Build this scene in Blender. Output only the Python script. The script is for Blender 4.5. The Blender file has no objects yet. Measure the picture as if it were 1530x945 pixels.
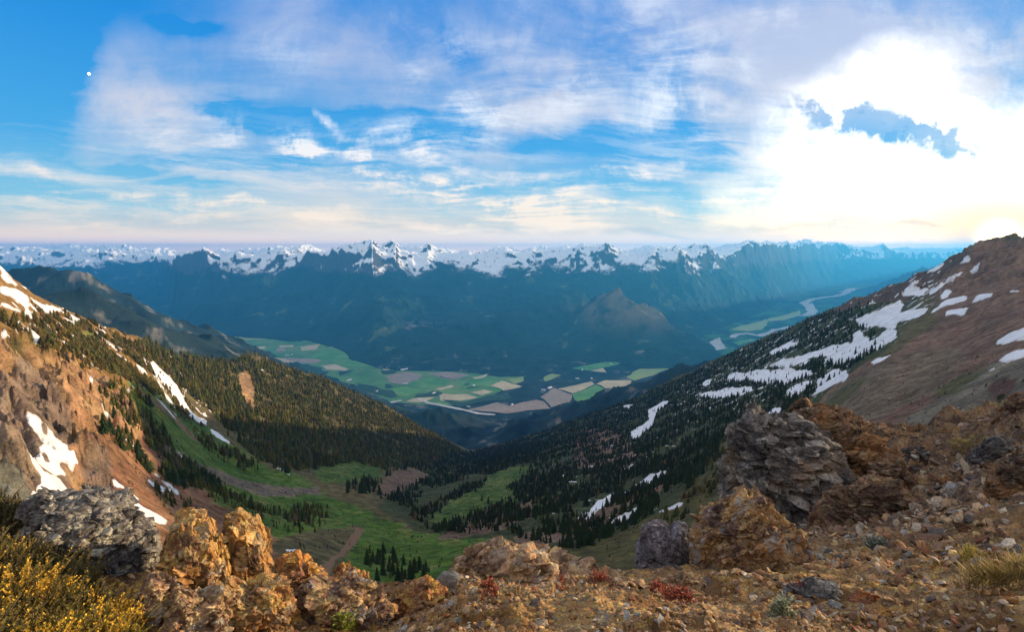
import bpy, math, random
import numpy as np
from math import radians, pi
rng = np.random.default_rng(7)
random.seed(7)
SC = bpy.context.scene
COL = SC.collection
QUICK = False
# ---------------------------------------------------------------- camera model
F = 765.0
PITCH = math.atan(97.5 / F)
EYE = 2.0
CP, SP = math.cos(PITCH), math.sin(PITCH)
def ray(px, py):
    """photo pixel -> (azimuth from +Y, tan elevation)"""
    px = np.asarray(px, float); py = np.asarray(py, float)
    a = px - 765.0; b = 472.5 - py
    x = a; y = F * CP + b * SP; z = -F * SP + b * CP
    return np.arctan2(x, y), z / np.hypot(x, y)
def at(px, py, D):
    az, t = ray(px, py)
    return np.array([D * math.sin(az), D * math.cos(az), EYE + D * t])
def proj(x, y, z):
    z = z - EYE
    yc = y * CP - z * SP
    zc = y * SP + z * CP
    return 765 + F * x / yc, 472.5 - F * zc / yc
# ---------------------------------------------------------------- noise
def _h(ix, iy, iz=0, s=0):
    n = (ix.astype(np.int64) * 374761393 + iy.astype(np.int64) * 668265263 + np.int64(s) * 1274126177
         + (iz.astype(np.int64) * 2147483647 if not isinstance(iz, int) else 0))
    n = (n ^ (n >> 13)) * 1274126177
    n = n & 0x7fffffff
    n = (n ^ (n >> 15)) * 2246822519 & 0x7fffffff
    n = (n ^ (n >> 13)) * 3266489917 & 0x7fffffff
    return n
def h01(ix, iy, iz=0, s=0):
    return (_h(ix, iy, iz, s) & 0xffffff) / float(0xffffff)
def noise2(x, y, s=0):
    ix = np.floor(x); iy = np.floor(y); fx = x - ix; fy = y - iy
    ix = ix.astype(np.int64); iy = iy.astype(np.int64)
    u = fx * fx * fx * (fx * (fx * 6 - 15) + 10); v = fy * fy * fy * (fy * (fy * 6 - 15) + 10)
    def g(i, j, dx, dy):
        a = h01(i, j, 0, s) * 2 * pi
        return np.cos(a) * dx + np.sin(a) * dy
    n00 = g(ix, iy, fx, fy); n10 = g(ix + 1, iy, fx - 1, fy)
    n01 = g(ix, iy + 1, fx, fy - 1); n11 = g(ix + 1, iy + 1, fx - 1, fy - 1)
    return 1.5 * ((n00 * (1 - u) + n10 * u) * (1 - v) + (n01 * (1 - u) + n11 * u) * v)
def fbm2(x, y, o=5, s=0, g=0.5, l=2.03):
    r = 0; a = 1
    for k in range(o):
        r = r + a * noise2(x, y, s + k * 17); x = x * l + 3.1; y = y * l - 1.7; a *= g
    return r
def ridge2(x, y, o=5, s=0, g=0.5, l=2.03):
    r = 0; a = 1; w = 1; t = 0
    for k in range(o):
        n = 1 - np.abs(noise2(x, y, s + k * 17)) * 1.6
        n = np.clip(n, 0, 1) ** 2 * w
        w = np.clip(n * 1.6, 0, 1)
        r = r + a * n; t += a; x = x * l + 3.1; y = y * l - 1.7; a *= g
    return r / t
def noise3(x, y, z, s=0):
    ix = np.floor(x); iy = np.floor(y); iz = np.floor(z)
    fx = x - ix; fy = y - iy; fz = z - iz
    ix = ix.astype(np.int64); iy = iy.astype(np.int64); iz = iz.astype(np.int64)
    u = fx * fx * (3 - 2 * fx); v = fy * fy * (3 - 2 * fy); w = fz * fz * (3 - 2 * fz)
    r = 0
    for a in (0, 1):
        for b in (0, 1):
            for c in (0, 1):
                r = r + h01(ix + a, iy + b, iz + c, s) * (u if a else 1 - u) * (v if b else 1 - v) * (w if c else 1 - w)
    return r * 2 - 1
def fbm3(x, y, z, o=4, s=0):
    r = 0; a = 1
    for k in range(o):
        r = r + a * noise3(x, y, z, s + k * 31); x = x * 2.03 + 5.2; y = y * 2.03 + 1.3; z = z * 2.03 - 2.1; a *= .5
    return r
def facet3(x, y, z, s=0, tilt=0.9):
    """broken faceted rock: every cell is a tilted flat face at its own height"""
    bx = np.floor(x - .5).astype(np.int64); by = np.floor(y - .5).astype(np.int64); bz = np.floor(z - .5).astype(np.int64)
    best = np.full(x.shape, 9.9); out = np.zeros(x.shape)
    for a in (0, 1):
        for b in (0, 1):
            for c in (0, 1):
                i, j, k = bx + a, by + b, bz + c
                hx = h01(i, j, k, s); hy = h01(i, j, k, s + 1); hz = h01(i, j, k, s + 2)
                dx = x - i - hx * .8 - .1; dy = y - j - hy * .8 - .1; dz = z - k - hz * .8 - .1
                d = dx * dx + dy * dy + dz * dz
                n1 = h01(i, j, k, s + 3) * 2 - 1; n2 = h01(i, j, k, s + 4) * 2 - 1; n3 = h01(i, j, k, s + 5) * 2 - 1
                val = (h01(i, j, k, s + 6) - .5) + tilt * (n1 * dx + n2 * dy + n3 * dz)
                m = d < best
                best = np.where(m, d, best); out = np.where(m, val, out)
    return out
def facet2(x, y, s=0, tilt=0.9):
    bx = np.floor(x - .5).astype(np.int64); by = np.floor(y - .5).astype(np.int64)
    best = np.full(x.shape, 9.9); out = np.zeros(x.shape)
    for a in (0, 1):
        for b in (0, 1):
            i, j = bx + a, by + b
            dx = x - i - h01(i, j, 0, s) * .8 - .1; dy = y - j - h01(i, j, 0, s + 1) * .8 - .1
            d = dx * dx + dy * dy
            n1 = h01(i, j, 0, s + 3) * 2 - 1; n2 = h01(i, j, 0, s + 4) * 2 - 1
            val = (h01(i, j, 0, s + 6) - .5) + tilt * (n1 * dx + n2 * dy)
            m = d < best
            best = np.where(m, d, best); out = np.where(m, val, out)
    return out
def sstep(a, b, x):
    t = np.clip((x - a) / (b - a), 0, 1); return t * t * (3 - 2 * t)
# ---------------------------------------------------------------- mesh helpers
def mesh_from(name, V, faces, mat, parent=None, smooth=True, color=None):
    """V (n,3); faces: (m,k) int array or a list of such arrays"""
    if not isinstance(faces, list): faces = [faces]
    faces = [np.asarray(f, np.int32) for f in faces if len(f)]
    me = bpy.data.meshes.new(name)
    V = np.asarray(V, np.float32)
    me.vertices.add(len(V)); me.vertices.foreach_set('co', V.ravel())
    tot = sum(f.size for f in faces); npoly = sum(len(f) for f in faces)
    me.loops.add(tot); me.polygons.add(npoly)
    me.loops.foreach_set('vertex_index', np.concatenate([f.ravel() for f in faces]))
    starts = []; o = 0
    for f in faces:
        k = f.shape[1]; starts.append(o + np.arange(len(f)) * k); o += f.size
    me.polygons.foreach_set('loop_start', np.concatenate(starts).astype(np.int32))
    me.polygons.foreach_set('use_smooth', np.full(npoly, smooth, bool))
    me.update(calc_edges=True)
    if color is not None:
        ca = me.color_attributes.new('Col', 'FLOAT_COLOR', 'POINT')
        c4 = np.ones((len(V), 4), np.float32); c4[:, :3] = color
        ca.data.foreach_set('color', c4.ravel())
    if mat: me.materials.append(mat)
    ob = bpy.data.objects.new(name, me)
    COL.objects.link(ob)
    if parent is not None: ob.parent = parent
    return ob
def tag(o, label=None, cat=None, group=None, kind=None):
    if label: o['label'] = label
    if cat: o['category'] = cat
    if group: o['group'] = group
    if kind: o['kind'] = kind
    return o
def empty(name, loc):
    o = bpy.data.objects.new(name, None); COL.objects.link(o); o.location = loc
    o.empty_display_size = 0.1
    return o
def grid_faces(nr, nc, keep=None):
    i = np.arange(nr * nc).reshape(nr, nc)
    q = np.stack([i[:-1, :-1], i[:-1, 1:], i[1:, 1:], i[1:, :-1]], -1)
    if keep is not None: q = q[keep]
    return q.reshape(-1, 4)
def compact(V, faces, *attrs):
    used = np.unique(faces); m = np.full(len(V), -1, np.int64); m[used] = np.arange(len(used))
    return (V[used], m[faces]) + tuple(a[used] for a in attrs)
# ---------------------------------------------------------------- material helpers
class NT:
    def __init__(s, name, world=False):
        if world: s.t = name.node_tree
        else:
            s.m = bpy.data.materials.new(name); s.m.use_nodes = True; s.t = s.m.node_tree
        s.t.nodes.clear()
    def n(s, typ, **kw):
        nd = s.t.nodes.new(typ)
        for k, v in kw.items():
            if k == 'ins':
                for a, b in v.items():
                    if isinstance(b, bpy.types.NodeSocket): s.t.links.new(b, nd.inputs[a])
                    else: nd.inputs[a].default_value = b
            else: setattr(nd, k, v)
        return nd
    def math(s, op, a, b=0.0, c=None, clamp=False):
        ins = {0: a, 1: b}
        if c is not None: ins[2] = c
        return s.n('ShaderNodeMath', operation=op, use_clamp=clamp, ins=ins).outputs[0]
    def noise(s, vec, scale, detail=5, rough=0.55, dist=0.0, out=0):
        return s.n('ShaderNodeTexNoise', ins={'Vector': vec, 'Scale': scale, 'Detail': detail, 'Roughness': rough, 'Distortion': dist}).outputs[out]
    def mix(s, fac, a, b, blend='MIX'):
        nd = s.n('ShaderNodeMix', data_type='RGBA', blend_type=blend)
        for i, v in ((0, fac), (6, a), (7, b)):
            if isinstance(v, bpy.types.NodeSocket): s.t.links.new(v, nd.inputs[i])
            else: nd.inputs[i].default_value = v if i == 0 else (tuple(v) + (1,) if len(v) == 3 else v)
        return nd.outputs[2]
    def ramp(s, fac, stops, interp='LINEAR'):
        nd = s.n('ShaderNodeValToRGB', ins={0: fac}); r = nd.color_ramp; r.interpolation = interp
        while len(r.elements) > 1: r.elements.remove(r.elements[0])
        r.elements[0].position = stops[0][0]; c = stops[0][1]; r.elements[0].color = (c[0], c[1], c[2], 1) if not isinstance(c, (int, float)) else (c, c, c, 1)
        for p, c in stops[1:]:
            e = r.elements.new(p); e.color = (c[0], c[1], c[2], 1) if not isinstance(c, (int, float)) else (c, c, c, 1)
        return nd.outputs[0]
    def mapr(s, v, a, b, c=0.0, d=1.0, smooth=True):
        return s.n('ShaderNodeMapRange', interpolation_type='SMOOTHSTEP' if smooth else 'LINEAR', ins={0: v, 1: a, 2: b, 3: c, 4: d}).outputs[0]
    def pos(s): return s.n('ShaderNodeNewGeometry').outputs['Position']
    def out(s, color, rough=0.9, bump=None, bdist=0.1, bstr=0.6, spec=0.2, **kw):
        p = s.n('ShaderNodeBsdfPrincipled', ins={'Roughness': rough})
        if isinstance(color, bpy.types.NodeSocket): s.t.links.new(color, p.inputs['Base Color'])
        else: p.inputs['Base Color'].default_value = tuple(color) + (1,)
        p.inputs['Specular IOR Level'].default_value = spec
        for k, v in kw.items(): p.inputs[k].default_value = v
        if bump is not None:
            b = s.n('ShaderNodeBump', ins={'Height': bump, 'Strength': bstr, 'Distance': bdist})
            s.t.links.new(b.outputs[0], p.inputs['Normal'])
        o = s.n('ShaderNodeOutputMaterial', ins={0: p.outputs[0]})
        return s.m
def simple(name, c, rough=0.9):
    return NT(name).out(c, rough)
# ================================================================ MIDDLE TERRAIN
CREST = [(-260,380,700),(-100,365,760),(0,392,850),(40,424,900),(85,450,950),(130,470,1000),(180,497,1100),(230,513,1250),(290,532,1450),(335,540,1600),(372,529,1750),
 (420,544,1850),(470,560,1950),(540,589,2050),(600,620,2150),(655,650,2300),(700,672,2500),(740,664,2700),(800,648,2850),(850,628,2850),(900,612,2800),
 (950,592,2700),(1000,570,2600),(1050,546,2500),(1100,522,2350),(1150,501,2200),(1200,479,2050),(1250,456,1900),(1300,436,1800),(1350,417,1700),(1400,395,1600),
 (1440,371,1550),(1466,358,1520),(1493,356,1500),(1530,351,1450),(1580,356,1400),(1650,378,1350),(1800,395,1300)]
INNER = [(0,450,600),(60,480,700),(120,520,720),(0,510,430),(60,545,430),(0,640,270),(0,740,180),(80,640,320),(100,740,230),(150,600,430),(150,680,330),(220,700,400),
 (200,760,260),(240,800,230),(250,600,750),(300,640,850),(180,560,640),(300,700,560),(350,760,420),(420,840,240),(330,820,250),(400,720,680),(450,740,640),(430,700,820),
 (470,790,400),(500,860,230),(520,760,580),(520,800,400),(545,735,740),(500,690,1050),(450,690,980),(400,640,1120),(350,600,1200),(450,620,1450),(550,660,1500),(575,700,1150),
 (620,680,1650),(565,722,930),(600,745,820),(700,790,460),(620,810,380),(600,870,220),(700,745,760),(700,705,1250),(760,695,1300),(800,740,720),(850,800,400),(900,840,270),
 (800,840,290),(950,700,800),(900,760,520),(1000,760,380),(1000,830,220),(1050,650,900),(950,645,1350),(850,668,1450),(1100,700,420),(1100,600,1150),(1180,560,1200),(1150,640,620),
 (1250,600,560),(1250,520,1250),(1300,560,560),(1350,610,330),(1400,550,460),(1350,500,850),(1450,500,650),(1400,450,1100),(1500,550,320),(1500,450,760),(1530,400,1150),(1450,410,1300),
 (1450,610,210),(1530,600,130),(1530,500,480),(1700,500,380),(1700,620,110),(-150,600,300),(-150,760,150),(-150,450,560),(1300,640,260)]
ctl = []
for (x, y, d) in CREST + INNER:
    a, t = ray(x, y); ctl.append((a * 6, math.log(d), t))
for a in np.radians([-56, -40, -25, -10, 0, 10, 20, 30]):
    ctl.append((a * 6, math.log(60), -0.85))
for a, t in ((38, -.62), (46, -.52), (56, -.45)):
    ctl.append((radians(a) * 6, math.log(60), t))
ctl = np.array(ctl)
def _tps(r2): return 0.5 * r2 * np.log(r2 + 1e-12)
_n = len(ctl)
_A = np.zeros((_n + 3, _n + 3))
_d2 = ((ctl[:, None, :2] - ctl[None, :, :2]) ** 2).sum(-1)
_A[:_n, :_n] = _tps(_d2) + np.eye(_n) * 0.006
_A[:_n, _n] = 1; _A[:_n, _n + 1:] = ctl[:, :2]; _A[_n, :_n] = 1; _A[_n + 1:, :_n] = ctl[:, :2].T
_w = np.linalg.solve(_A, np.concatenate([ctl[:, 2], np.zeros(3)]))
_caz = np.array([ray(x, y)[0] for x, y, d in CREST]); _cd = np.array([d for x, y, d in CREST], float)
_ct = np.array([ray(x, y)[1] for x, y, d in CREST])
def tps_eval(u, v):
    r = _w[_n] + _w[_n + 1] * u + _w[_n + 2] * v
    for i in range(_n):
        r = r + _w[i] * _tps((u - ctl[i, 0]) ** 2 + (v - ctl[i, 1]) ** 2)
    return r
VF = -1900.0      # valley floor
def seg_tent(X, Y, pts, slope, warp=None):
    """ridge: crest polyline in 3D with falling sides"""
    P = np.array([at(*p) for p in pts]); out = np.full(X.shape, -1e9)
    for a, b in zip(P[:-1], P[1:]):
        d = b - a; L2 = d[0] ** 2 + d[1] ** 2
        t = np.clip(((X - a[0]) * d[0] + (Y - a[1]) * d[1]) / L2, 0, 1)
        dist = np.hypot(X - a[0] - t * d[0], Y - a[1] - t * d[1])
        out = np.maximum(out, a[2] + t * d[2] - slope * (np.sqrt(dist ** 2 + 60 ** 2) - 60))
    return out
M1 = [(-200,392,7500),(-60,398,7000),(20,405,6500),(60,400,6200),(92,397,6000),(115,408,5900),(160,434,5700),(200,468,5600),(230,500,5600),(252,530,5700),(268,570,5700)]
M1b = [(-100,435,3900),(60,435,3900),(88,426,3800),(110,428,3800),(135,458,3700),(178,495,3500),(215,530,3400),(240,570,3300)]
M2 = [(520,625,3900),(560,610,4100),(600,606,4200),(650,612,4200),(700,632,4200),(760,660,4200)]
M3 = [(680,668,3600),(740,642,3800),(800,620,3900),(860,603,3950),(900,592,3950),(960,572,3950),(1030,546,3900),(1100,515,3800)]
M5 = [(1540,370,18000),(1460,377,20000),(1418,385,22000),(1378,398,25000),(1338,412,29000),(1318,421,32000)]
M4 = [(900,434,11600),(928,430,10700),(950,442,10300),(975,462,9900),(1000,492,9600),(1018,520,9300)]
M4b = [(928,430,10700),(915,470,10200),(905,500,9800)]
# far range: (px, crest py, foot py, crest distance)
FAR = [(-300,374,474,29000),(0,373,472,28000),(100,369,470,27000),(180,369,468,26000),(240,374,466,24500),(262,374,466,19000),(300,369,472,18000),(360,367,485,17000),(425,363,500,16500),(480,368,519,16000),
 (520,364,535,15200),(556,358,545,14500),(600,363,552,15000),(640,367,556,15200),(700,369,560,15500),(780,371,562,16500),(850,365,560,16500),(900,364,548,16500),(930,369,545,16000),(980,366,540,15800),(1010,368,530,16500),(1050,367,512,18000),
 (1100,366,488,20500),(1150,368,468,24000),(1200,365,441,31500),(1250,370,425,41000),(1290,373,424,43000),(1350,375,420,47000),(1420,376,418,50000),(1530,377,416,52000),(1900,377,416,52000)]
_faz = []; _fz = []; _ffoot = []; _fcd = []
for x, y, yf, cd in FAR:
    a, t = ray(x, y); _faz.append(a); _fz.append(EYE + cd * t); _fcd.append(cd)
    a2, t2 = ray(x, yf); _ffoot.append((EYE - VF) / -t2)
_faz = np.array(_faz); _fz = np.array(_fz); _ffoot = np.array(_ffoot); _fcd = np.array(_fcd, float)
def farH(X, Y, AZ, R):
    foot = np.interp(AZ, _faz, _ffoot); cd = np.interp(AZ, _faz, _fcd); zc = np.interp(AZ, _faz, _fz)
    foot = np.minimum(foot, cd - 4500)
    sc = np.clip(R / 15000, .6, 2.5)
    wx = fbm2(X / 5200, Y / 5200, 3, 5) * 900; wy = fbm2(X / 5200, Y / 5200, 3, 9) * 900
    rg = ridge2((X + wx) / 5200, (Y + wy) / 5200, 6, 21, .5)
    rg2 = ridge2((X - wy) / 2400, (Y + wx) / 2400, 6, 41, .55)
    q = (R - foot + wx * .25 + (rg - .35) * 900) / (cd - foot)
    s = np.clip(q, 0, 1)
    prof = np.where(s < 1, 0.85 * s + 0.15 * s ** 2, 1)
    top = zc + 185 * sc - 520 * sstep(1.3, 2.0, R / cd) * sc
    for px_, w_, hh in ((300,.010,90),(352,.008,60),(425,.011,130),(470,.007,60),(512,.008,70),(556,.009,210),(590,.007,120),(640,.010,130),(700,.008,70),(755,.009,80),(868,.012,140),(905,.008,90),(975,.010,130),(1010,.007,80),(1055,.009,110),(1115,.010,140),(1145,.007,90),(1200,.010,170),(1245,.008,120),(1320,.006,130),(130,.010,120),(165,.008,90),(60,.009,80)):
        top = top + hh * np.minimum(sc, 1.25) * np.exp(-np.abs((AZ - ray(px_, 370)[0]) / w_) ** 1.4) * np.exp(-((R - cd * 1.03) / (.10 * cd)) ** 2)
    top = top + 130 * sstep(ray(1040, 370)[0], ray(1150, 370)[0], AZ) * .6
    base = VF + (top - VF) * prof
    amp = (120 + 850 * s * (1 - .52 * sstep(.75, 1, s))) * sstep(0, .12, q)
    z = base - amp * (1 - rg) * .62 - (60 + 380 * s * (1 - .5 * sstep(.75, 1, s))) * sstep(0, .1, q) * (1 - rg2) * 1.05
    # smooth forested faces below, sharp above
    z = np.maximum(z, VF + (60 * fbm2(X / 900, Y / 900, 3, 77) + 40) * sstep(0, .08, q) )
    z = np.where(q <= 0, VF, z)
    # near bank of the valley
    for pts, sl, am in ((M1, .62, 85), (M1b, .6, 55), (M2, .42, 60), (M3, .5, 50), (M4, .75, 160), (M4b, .7, 120), (M5, .8, 130)):
        P0 = at(*pts[len(pts) // 2]); 
        t = seg_tent(X, Y, pts, sl)
        tn = t - am * (1 - ridge2(X / (am * 9), Y / (am * 9), 6, 61, .55)) * sstep(VF - 50, VF + 500, t) * 1.6 + am * .55
        z = np.maximum(z, np.where(t > VF - 200, tn, -1e9))
    k_ = sstep(VF + 30, VF + 300, z)
    z = z - k_ * (1 - ridge2(X / 420, Y / 420, 5, 91, .6)) * np.clip(R / 9000, .5, 2.5) * 70 + k_ * 22
    return np.maximum(z, VF)
def nearH(X, Y, AZ, R):
    u = AZ * 6; v = np.log(R)
    Rc = np.interp(AZ, _caz, _cd)
    ve = np.minimum(v, np.log(Rc))
    t = tps_eval(u, ve)
    rr = np.minimum(R, Rc)
    z = EYE + t * rr
    # detail
    k = sstep(80, 300, R)
    z = z + k * (fbm2(X / 140, Y / 140, 5, 101) * 7 + fbm2(X / 30, Y / 30, 3, 131) * 1.0)
    over = R - Rc
    # roughen the crest line
    z = z - np.where(over > 0, over * 0.62 + 18 * (1 - np.exp(-np.maximum(over, 0) / 30)), 0)
    return z
NA, NR = (680, 420) if QUICK else (1520, 920)
azs = np.radians(np.linspace(-53, 76, NA)); lrs = np.linspace(math.log(34), math.log(9000), NR)
AZ, LR = np.meshgrid(azs, lrs); RR = np.exp(LR); XX = RR * np.sin(AZ); YY = RR * np.cos(AZ)
ZN = nearH(XX, YY, AZ, RR)
# --- index helpers on the polar grid
def gidx(az, r):
    return (np.log(r) - lrs[0]) / (lrs[1] - lrs[0]), (az - azs[0]) / (azs[1] - azs[0])
def bil(A, gi, gj):
    gi = np.clip(gi, 0, NR - 1.001); gj = np.clip(gj, 0, NA - 1.001)
    i = gi.astype(int); j = gj.astype(int); fi = gi - i; fj = gj - j
    return (A[i, j] * (1 - fi) + A[i + 1, j] * fi) * (1 - fj) + (A[i, j + 1] * (1 - fi) + A[i + 1, j + 1] * fi) * fj
VISMIN = int(np.searchsorted(lrs, math.log(120)))
def hit(px, py, Z):
    """where the sight line meets the ground -> grid index (row, col)"""
    az, t = ray(px, py); j = (az - azs[0]) / (azs[1] - azs[0])
    jj = np.full(NR, j); col = bil(Z, np.arange(NR, dtype=float), jj)
    e = (col - EYE) / RR[:, 0] - t
    Rc = np.interp(az, _caz, _cd); ic = int(np.searchsorted(lrs, math.log(Rc)))
    e = e[:ic + 1]
    w = np.where(e[VISMIN:] >= 0)[0]
    if len(w): 
        i = w[0] + VISMIN
        if i > VISMIN and e[i - 1] < 0: return i - 1 + (-e[i - 1]) / (e[i] - e[i - 1]), float(j)
        return float(i), float(j)
    return float(VISMIN + np.argmax(e[VISMIN:])), float(j)
GI, GJ = np.meshgrid(np.arange(NR), np.arange(NA), indexing='ij')
def poly_mask(pts, Z, dense=2):
    """photo outline laid on the ground, then filled in ground coordinates"""
    P = []
    for (a, b) in zip(pts, pts[1:] + pts[:1]):
        for k in range(dense):
            P.append((a[0] + (b[0] - a[0]) * k / dense, a[1] + (b[1] - a[1]) * k / dense))
    q = np.array([hit(x, y, Z) for x, y in P])
    i0, j0 = np.floor(q.min(0)).astype(int) - 1; i1, j1 = np.ceil(q.max(0)).astype(int) + 2
    i0 = max(i0, 0); j0 = max(j0, 0); i1 = min(i1, NR); j1 = min(j1, NA)
    gi = GI[i0:i1, j0:j1]; gj = GJ[i0:i1, j0:j1]
    ins = np.zeros(gi.shape, bool)
    x, y = q[:, 1], q[:, 0]
    for k in range(len(q)):
        x1, y1 = x[k], y[k]; x2, y2 = x[(k + 1) % len(q)], y[(k + 1) % len(q)]
        if y1 == y2: continue
        c = ((gi > min(y1, y2)) & (gi <= max(y1, y2))) & (gj < x1 + (gi - y1) * (x2 - x1) / (y2 - y1))
        ins ^= c
    m = np.zeros((NR, NA), np.float32); m[i0:i1, j0:j1] = ins
    return m
def blur(m, r):
    r = int(r)
    if r < 1: return m
    for ax in (0, 1):
        for _ in range(2):
            c = np.cumsum(np.pad(m, [(r + 1, r) if a == ax else (0, 0) for a in (0, 1)], mode='edge'), axis=ax, dtype=np.float64)
            n = m.shape[ax]
            a = np.take(c, np.arange(2 * r + 1, n + 2 * r + 1), axis=ax); b = np.take(c, np.arange(0, n), axis=ax)
            m = ((a - b) / (2 * r + 1)).astype(np.float32)
    return m
SCL = NA / 1521
ZB = ZN.copy()
# rock faces: strong broken relief
cliffL = blur(poly_mask([(-140,500),(0,498),(40,502),(110,530),(150,560),(215,605),(240,640),(210,650),(160,640),(120,680),(130,740),(100,760),(-140,800)], ZB), 8 * SCL)
crag_l2 = blur(poly_mask([(120,660),(150,650),(170,700),(165,740),(120,740)], ZB), 4 * SCL)
rocky_r = blur(poly_mask([(1240,460),(1300,436),(1400,395),(1466,357),(1530,348),(1700,340),(1700,400),(1530,420),(1440,430),(1380,440),(1300,470)], ZB), 8 * SCL)
gul = ridge2(XX / 46 + fbm2(XX / 60, YY / 60, 3, 3) * .5, YY / 46, 5, 201, .6)
fac = facet3(XX / 9, YY / 9, ZB / 9, 11) * 3.2 + facet3(XX / 3.2, YY / 3.2, ZB / 3.2, 12) * 1.2 + facet3(XX / 26, YY / 26, ZB / 26, 13) * 8
sm_ = blur(np.maximum(poly_mask([(28,610),(60,615),(80,640),(115,668),(122,700),(110,725),(118,755),(38,755),(50,725),(36,680),(50,670),(34,640)], ZB), 0), 5 * SCL)
relief = ((gul - .45) * 24 + fac) * (1 - .85 * sm_)
ZN = ZB + relief * np.clip(cliffL * 1.1 + crag_l2 * .6, 0, 1) * sstep(120, 260, RR) * .8
ZN = ZN + ((ridge2(XX / 130, YY / 130, 5, 301, .6) - .45) * 26 + facet3(XX / 30, YY / 30, ZB / 30, 14) * 7) * rocky_r * .9
ZN = ZN + facet3(XX / 12, YY / 12, ZB / 12, 15) * .9 * sstep(150, 400, RR)
crest_r = ridge2(XX / 260, YY / 260, 4, 401, .5)
_near_crest = np.exp(-((RR - np.interp(AZ, _caz, _cd)) / 120) ** 2)
ZN = ZN + (crest_r - .5) * 12 * _near_crest * (1 - rocky_r)
ZF = farH(XX, YY, AZ, RR)
ZT = np.maximum(ZN, ZF)
# ---------------------------------------------------------------- ground colour of the middle terrain
def RG(x0, y0, k, pts): return [(x0 + a / k, y0 + b / k) for a, b in pts]
def P(*a): return list(a)
col = np.zeros((NR, NA, 3), np.float32); col[:] = (.11, .09, .042)
nz1 = fbm2(XX / 60, YY / 60, 5, 501); nz2 = fbm2(XX / 14, YY / 14, 4, 521)
GM = {}
def paint(name, polys, c, soft=6, rag=.35):
    m = np.zeros((NR, NA), np.float32)
    for p in polys: m = np.maximum(m, poly_mask(p, ZN))
    m = blur(m, soft * SCL)
    w = sstep(.32, .68, m + rag * (nz1 * .5 + nz2 * .5) * np.clip(m * 3, 0, 1))
    col[:] = col * (1 - w[..., None]) + np.array(c, np.float32) * w[..., None]
    GM[name] = w
    return w
paint('ochre', [P((0,380),(40,424),(130,470),(230,513),(260,560),(260,640),(180,600),(110,545),(0,510),(-150,520),(-150,370))], (.21,.125,.045), 10)
paint('rslope', [P((560,760),(620,700),(690,672),(760,655),(850,620),(1000,560),(1200,475),(1300,430),(1400,395),(1330,520),(1220,600),(1100,720),(1050,860),(800,840),(650,800))], (.052,.06,.026), 8)
paint('scree', [P((-150,500),(0,500),(110,540),(215,600),(260,650),(310,700),(360,750),(410,800),(440,860),(200,860),(-150,860))], (.20,.105,.058), 8)
paint('cliff', [P((-150,505),(0,503),(40,508),(110,535),(150,562),(215,608),(236,640),(205,648),(160,640),(120,680),(130,740),(100,770),(-150,800))], (.27,.165,.088), 6)
paint('cliffgrey', [P((-40,560),(60,560),(120,620),(90,690),(110,740),(60,760),(-40,760)), P((118,655),(150,648),(172,690),(168,740),(150,730),(120,740))], (.17,.125,.095), 8)
paint('lichencliff', [P((-60,690),(20,690),(45,720),(60,770),(-60,790))], (.13,.13,.11), 5)
paint('meadow', [P((192,568),(222,572),(285,618),(345,662),(400,700),(440,705),(475,735),(520,752),(560,765),(640,800),(700,800),(760,815),(850,822),(850,870),(650,900),(520,850),(440,815),(380,790),(330,760),(300,720),(230,660),(192,612))], (.07,.13,.02), 8, .6)
paint('meadow2', [P((470,690),(520,682),(575,700),(570,716),(500,725),(465,712)), P((640,770),(700,740),(755,725),(775,750),(700,772),(650,785)), P((690,745),(760,700),(800,690),(800,700),(760,730)), P((330,745),(400,770),(420,800),(370,790),(340,770))], (.055,.10,.02), 8, .8)
paint('gully', [P((222,650),(262,672),(300,694),(350,713),(420,729),(478,729),(482,741),(400,744),(340,724),(280,702),(235,672))], (.155,.12,.095), 4, .3)
paint('basin', [P((400,815),(440,800),(500,790),(545,785),(520,830),(500,870),(440,870))], (.10,.085,.04), 6)
paint('gravel', [P((650,808),(700,780),(755,763),(800,745),(790,775),(740,795),(680,806)), P((770,800),(840,790),(900,760),(960,738),(900,800),(820,815),(770,815)), P((560,730),(590,705),(620,700),(640,712),(600,735),(570,745)),
   P((860,640),(920,640),(960,680),(900,720),(860,700)), P((930,745),(960,735),(1000,715),(980,745)), P((1000,700),(1030,690),(1020,720),(1000,730))], (.15,.10,.07), 4, .5)
paint('lowright', [P((760,815),(860,825),(930,795),(1000,760),(1060,700),(1090,640),(1110,650),(1100,860),(900,880),(800,860))], (.085,.075,.03), 5)
paint('redmt', [P((1226,595),(1262,563),(1300,540),(1340,527),(1400,480),(1400,440),(1350,430),(1400,397),(1466,358),(1530,350),(1900,330),(1900,640),(1530,640),(1300,680))], (.165,.10,.07), 6, .5)
paint('greymt', [P((1330,640),(1395,600),(1450,560),(1500,535),(1600,510),(1600,640),(1450,680),(1350,680))], (.135,.115,.085), 6, .4)
paint('brownmt', [P((1215,610),(1262,570),(1330,535),(1400,520),(1450,530),(1420,570),(1330,620),(1250,650))], (.145,.105,.07), 8, .5)
paint('greenmt', [P((1395,590),(1430,562),(1460,545),(1480,540),(1450,570),(1410,595)), P((1230,600),(1280,565),(1290,575),(1240,620))], (.085,.08,.035), 8, .9)
paint('rockyr', [P((1240,456),(1300,434),(1350,416),(1400,395),(1440,370),(1450,380),(1400,420),(1360,450),(1300,455),(1250,470))], (.10,.07,.055), 4, .4)
paint('darkred', [P((1480,575),(1500,560),(1520,565),(1510,600),(1485,605))], (.10,.055,.045), 5, .8)
paint('knob', [P((357,560),(370,552),(380,575),(378,610),(365,600),(358,580)), P((372,600),(385,608),(382,616),(374,612)), P((125,480),(160,482),(150,490)), P((518,592),(523,600),(519,603))], (.28,.17,.085), 2, .5)
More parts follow.
